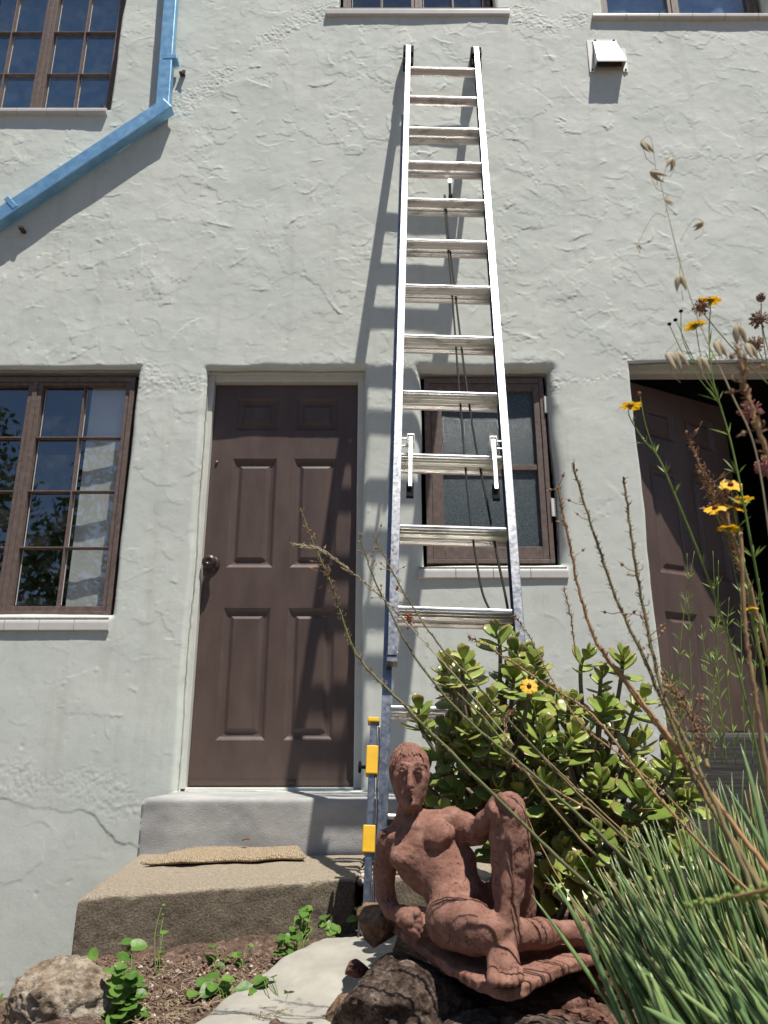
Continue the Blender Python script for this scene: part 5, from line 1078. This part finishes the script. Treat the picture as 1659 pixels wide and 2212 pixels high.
def weed(label, leaves, base, seed):
    t = thing('vine_weed', P(*base), label, 'weed', 'vine weeds around the step and apron'); r = random.Random(seed); lm = MB(); sm_ = MB(); b0 = P(*base)
    for (u, v, d, R) in leaves:
        p = P(u, v, d); a = r.uniform(0, 6.28); dr = Vector((math.cos(a), math.sin(a)-.5, r.uniform(-.5, .15))); heart(lm, p, dr, (r.uniform(-.35, .35), r.uniform(-.75, -.1), 1), R*.00125, r.random())
        sm_.tube(smooth_path([b0+Vector((r.gauss(0, .01), r.gauss(0, .008), 0)), b0.lerp(p, .5)+Vector((r.gauss(0, .006), 0, .008)), p], 4), .0009, 5, (0, .6, 0))
    lm.build('leaves', M['weed'], t, smooth=True, colors=True); sm_.build('stem', M['green_stem'], t, smooth=True, colors=True); return t
r_ = random.Random(23)
def lv(us, vs, n_, d, R, dd=.03): return [(r_.uniform(*us), r_.uniform(*vs), d+r_.uniform(-dd, dd), R*r_.uniform(.65, 1.15)) for _ in range(n_)]
weed('tall leafy weed with heart shaped leaves beside the tan rock', [(285, 2046, 1.84, 15), (262, 2036, 1.87, 13), (262, 2075, 1.82, 15)]+lv((236, 312), (2082, 2200), 40, 1.74, 14), (275, 2215, 1.75), 1)
weed('small dark weed leaf showing behind the top of the tan rock', [(187, 2066, 2.02, 18), (210, 2062, 2.03, 10)], (200, 2095, 2.02), 2)
weed('lone weed seedling climbing the face of the tan step', [(342, 2060, 2.0, 13), (352, 2018, 2.02, 9), (355, 1975, 2.05, 4), (350, 1955, 2.05, 4)], (342, 2105, 1.98), 3)
weed('two leaved weed at the foot of the tan step', [(449, 2064, 2.02, 15), (485, 2068, 2.02, 14), (458, 2042, 2.03, 9), (470, 2085, 2.0, 8)], (470, 2100, 2.0), 4)
weed('yellowish little weed to the right of the two leaved one', [(517, 2062, 2.05, 10), (525, 2058, 2.06, 9), (538, 2040, 2.06, 6), (512, 2075, 2.04, 7)], (522, 2090, 2.04), 5)
weed('low spreading weed along the left edge of the cement apron', lv((425, 560), (2112, 2165), 24, 1.86, 15), (490, 2165, 1.84), 6)
weed('bushy weed climbing beside the top of the cement apron', lv((635, 675), (1962, 2030), 15, 2.22, 14)+lv((590, 640), (2020, 2065), 11, 2.13, 13), (640, 2060, 2.16), 7)
weed('bright small weed against the shaded corner of the step', lv((695, 726), (1980, 2018), 9, 2.28, 12), (710, 2022, 2.26), 8)
weed('weed leaning out over the cement apron with a curled leaf', [(580, 2122, 1.86, 15), (568, 2110, 1.87, 12), (623, 2142, 1.80, 10), (590, 2112, 1.87, 10)], (605, 2225, 1.70), 9)
weed('tiny weed at the foot of the wall by the left edge', lv((0, 12), (2150, 2185), 5, 2.9, 14), (4, 2190, 2.9), 10)
weed('pale weed sprouting in the crack behind the ladder leg', [(768, 1985, 2.3, 12), (772, 1960, 2.32, 9)], (770, 2010, 2.3), 11)
# gravel and litter
gv = MB(); r_ = random.Random(31)
for i in range(420):
    u, v = r_.uniform(250, 640), r_.uniform(2060, 2215); d = 1.62+(2215-v)/155*.48
    y = 1106-v; t = (F_PX*ST+y*CT)/(F_PX*CT-y*ST); p = P(u, v, d); p.z = CZ+float(gz(np.array([p.x]), np.array([p.y+D]))[0])+.004
    if p.x > L0[min(int((2215-v)/155*50), 49)].x-.01: continue
    s = r_.choice([.0015, .002, .002, .003, .003, .004, .006]); gv.ball(p, s*r_.uniform(.7, 1.2), 6, 4, (0, r_.random(), 0), (r_.uniform(.8, 1.4), r_.uniform(.8, 1.3), r_.uniform(.6, 1)), Matrix.Rotation(r_.random()*6, 3, Vector((r_.random(), r_.random(), 1)).normalized()))
for i in range(2600):
    u, v = r_.uniform(150, 680), r_.uniform(2030, 2215); d = 1.62+(2215-v)/155*.48; p = P(u, v, d); p.z = CZ+float(gz(np.array([p.x]), np.array([p.y+D]))[0])+r_.uniform(-.002, .006)
    if p.x > L0[min(int((2215-v)/155*50), 49)].x-.005: continue
    gv.ball(p, r_.uniform(.0015, .0045), 5, 3, (0, r_.random()**3*.5-.25, 0), (r_.uniform(.8, 1.5), r_.uniform(.8, 1.3), r_.uniform(.6, 1)), Matrix.Rotation(r_.random()*6, 3, Vector((r_.random(), r_.random(), 1)).normalized()))
M['gravel'] = leaf_mat('gravel', (.22, .14, .10), (.62, .55, .48), (.5, .4, .3), .9, 0, .2)
tag(gv.build('gravel', M['gravel'], None, colors=True), 'pale gravel scattered over the soil', kind='stuff')
tw = MB()
for i in range(220):
    u, v = r_.uniform(290, 600), r_.uniform(2090, 2210); p = P(u, v, 1.9); d = 1.64+(2212-v)/150*.45; p = P(u, v, d); p.z = CZ+float(gz(np.array([p.x]), np.array([p.y+D]))[0])+.008; a = r_.random()*6.28; L = r_.uniform(.01, .05)
    q = p+Vector((math.cos(a)*L, math.sin(a)*L*.6, r_.uniform(-.004, .01))); tw.tube([p, p.lerp(q, .5)+Vector((0, 0, .005)), q], .0009, 4, (r_.random()*.5, r_.random(), 0))
tag(tw.build('plant_litter', M['straw'], None, colors=True), 'dry twigs and stems littering the soil', kind='stuff')
# pebbles in the joint between the two step blocks
pbm = MB()
for i in range(60): f = r_.random(); pbm.ball(W(-.068+.012*f+r_.gauss(0, .008), 2.46+.56*f, -.36+r_.gauss(0, .006)), r_.uniform(.006, .013), 7, 5, (0, r_.random()*.8, 0), (1, 1.2, .8))
tag(pbm.build('pebbles', M['gravel'], None, smooth=True, colors=True), 'tan pebbles packed in the joint between the two step blocks', kind='stuff')
# --- trees across the garden: their reflection stands in the left window
def tree(label, x, y, H, Rc, seed):
    t = thing('tree', (x, y, 0), label, 'tree', 'trees across the garden'); r = random.Random(seed); tm = MB(); cm_ = MB()
    tm.tube([(x, y, -.2), (x+.1, y, H*.3), (x, y+.1, H*.7)], [.22, .17, .07], 9)
    cl = [(Vector((x+r.gauss(0, Rc*.5), y+r.gauss(0, Rc*.5), H*.28+r.random()**.8*H*.68)), r.uniform(.5, 1.0)*Rc*.38) for _ in range(46)]
    for c, q in cl:
        tm.tube([(x, y, min(c.z*.7, H*.65)), c], [.05, .02], 5)
        for k in range(70):
            v_ = Vector((r.gauss(0, 1), r.gauss(0, 1), r.gauss(0, 1))).normalized()*q*r.uniform(.6, 1); p = c+v_; a = Vector((r.gauss(0, 1), r.gauss(0, 1), r.gauss(0, 1))).normalized()*.13; b_ = a.orthogonal().normalized()*.06
            cm_.add([p-a, p+b_, p+a, p-b_], [(0, 1, 2, 3)], (0, r.random(), 0))
    tm.build('trunk', M['jade_stem'], t); cm_.build('crown', M['tree'], t, colors=True)
M['tree'] = leaf_mat('tree_leaf', (.03, .06, .015), (.07, .12, .03), None, .6, .2, .3)
tree('broad dark tree across the garden, mirrored in the lower left window', -6.4, -15, 7.9, 3.0, 1)
tree('second dark tree across the garden, nearer the middle', -2.2, -17, 6.4, 2.8, 2)
tree('rounded dark tree across the garden, farther to the left', -10.2, -15.5, 9.6, 3.3, 3)
tree('low dark tree across the garden, opposite the right door', 3.5, -18, 5.2, 2.6, 4)
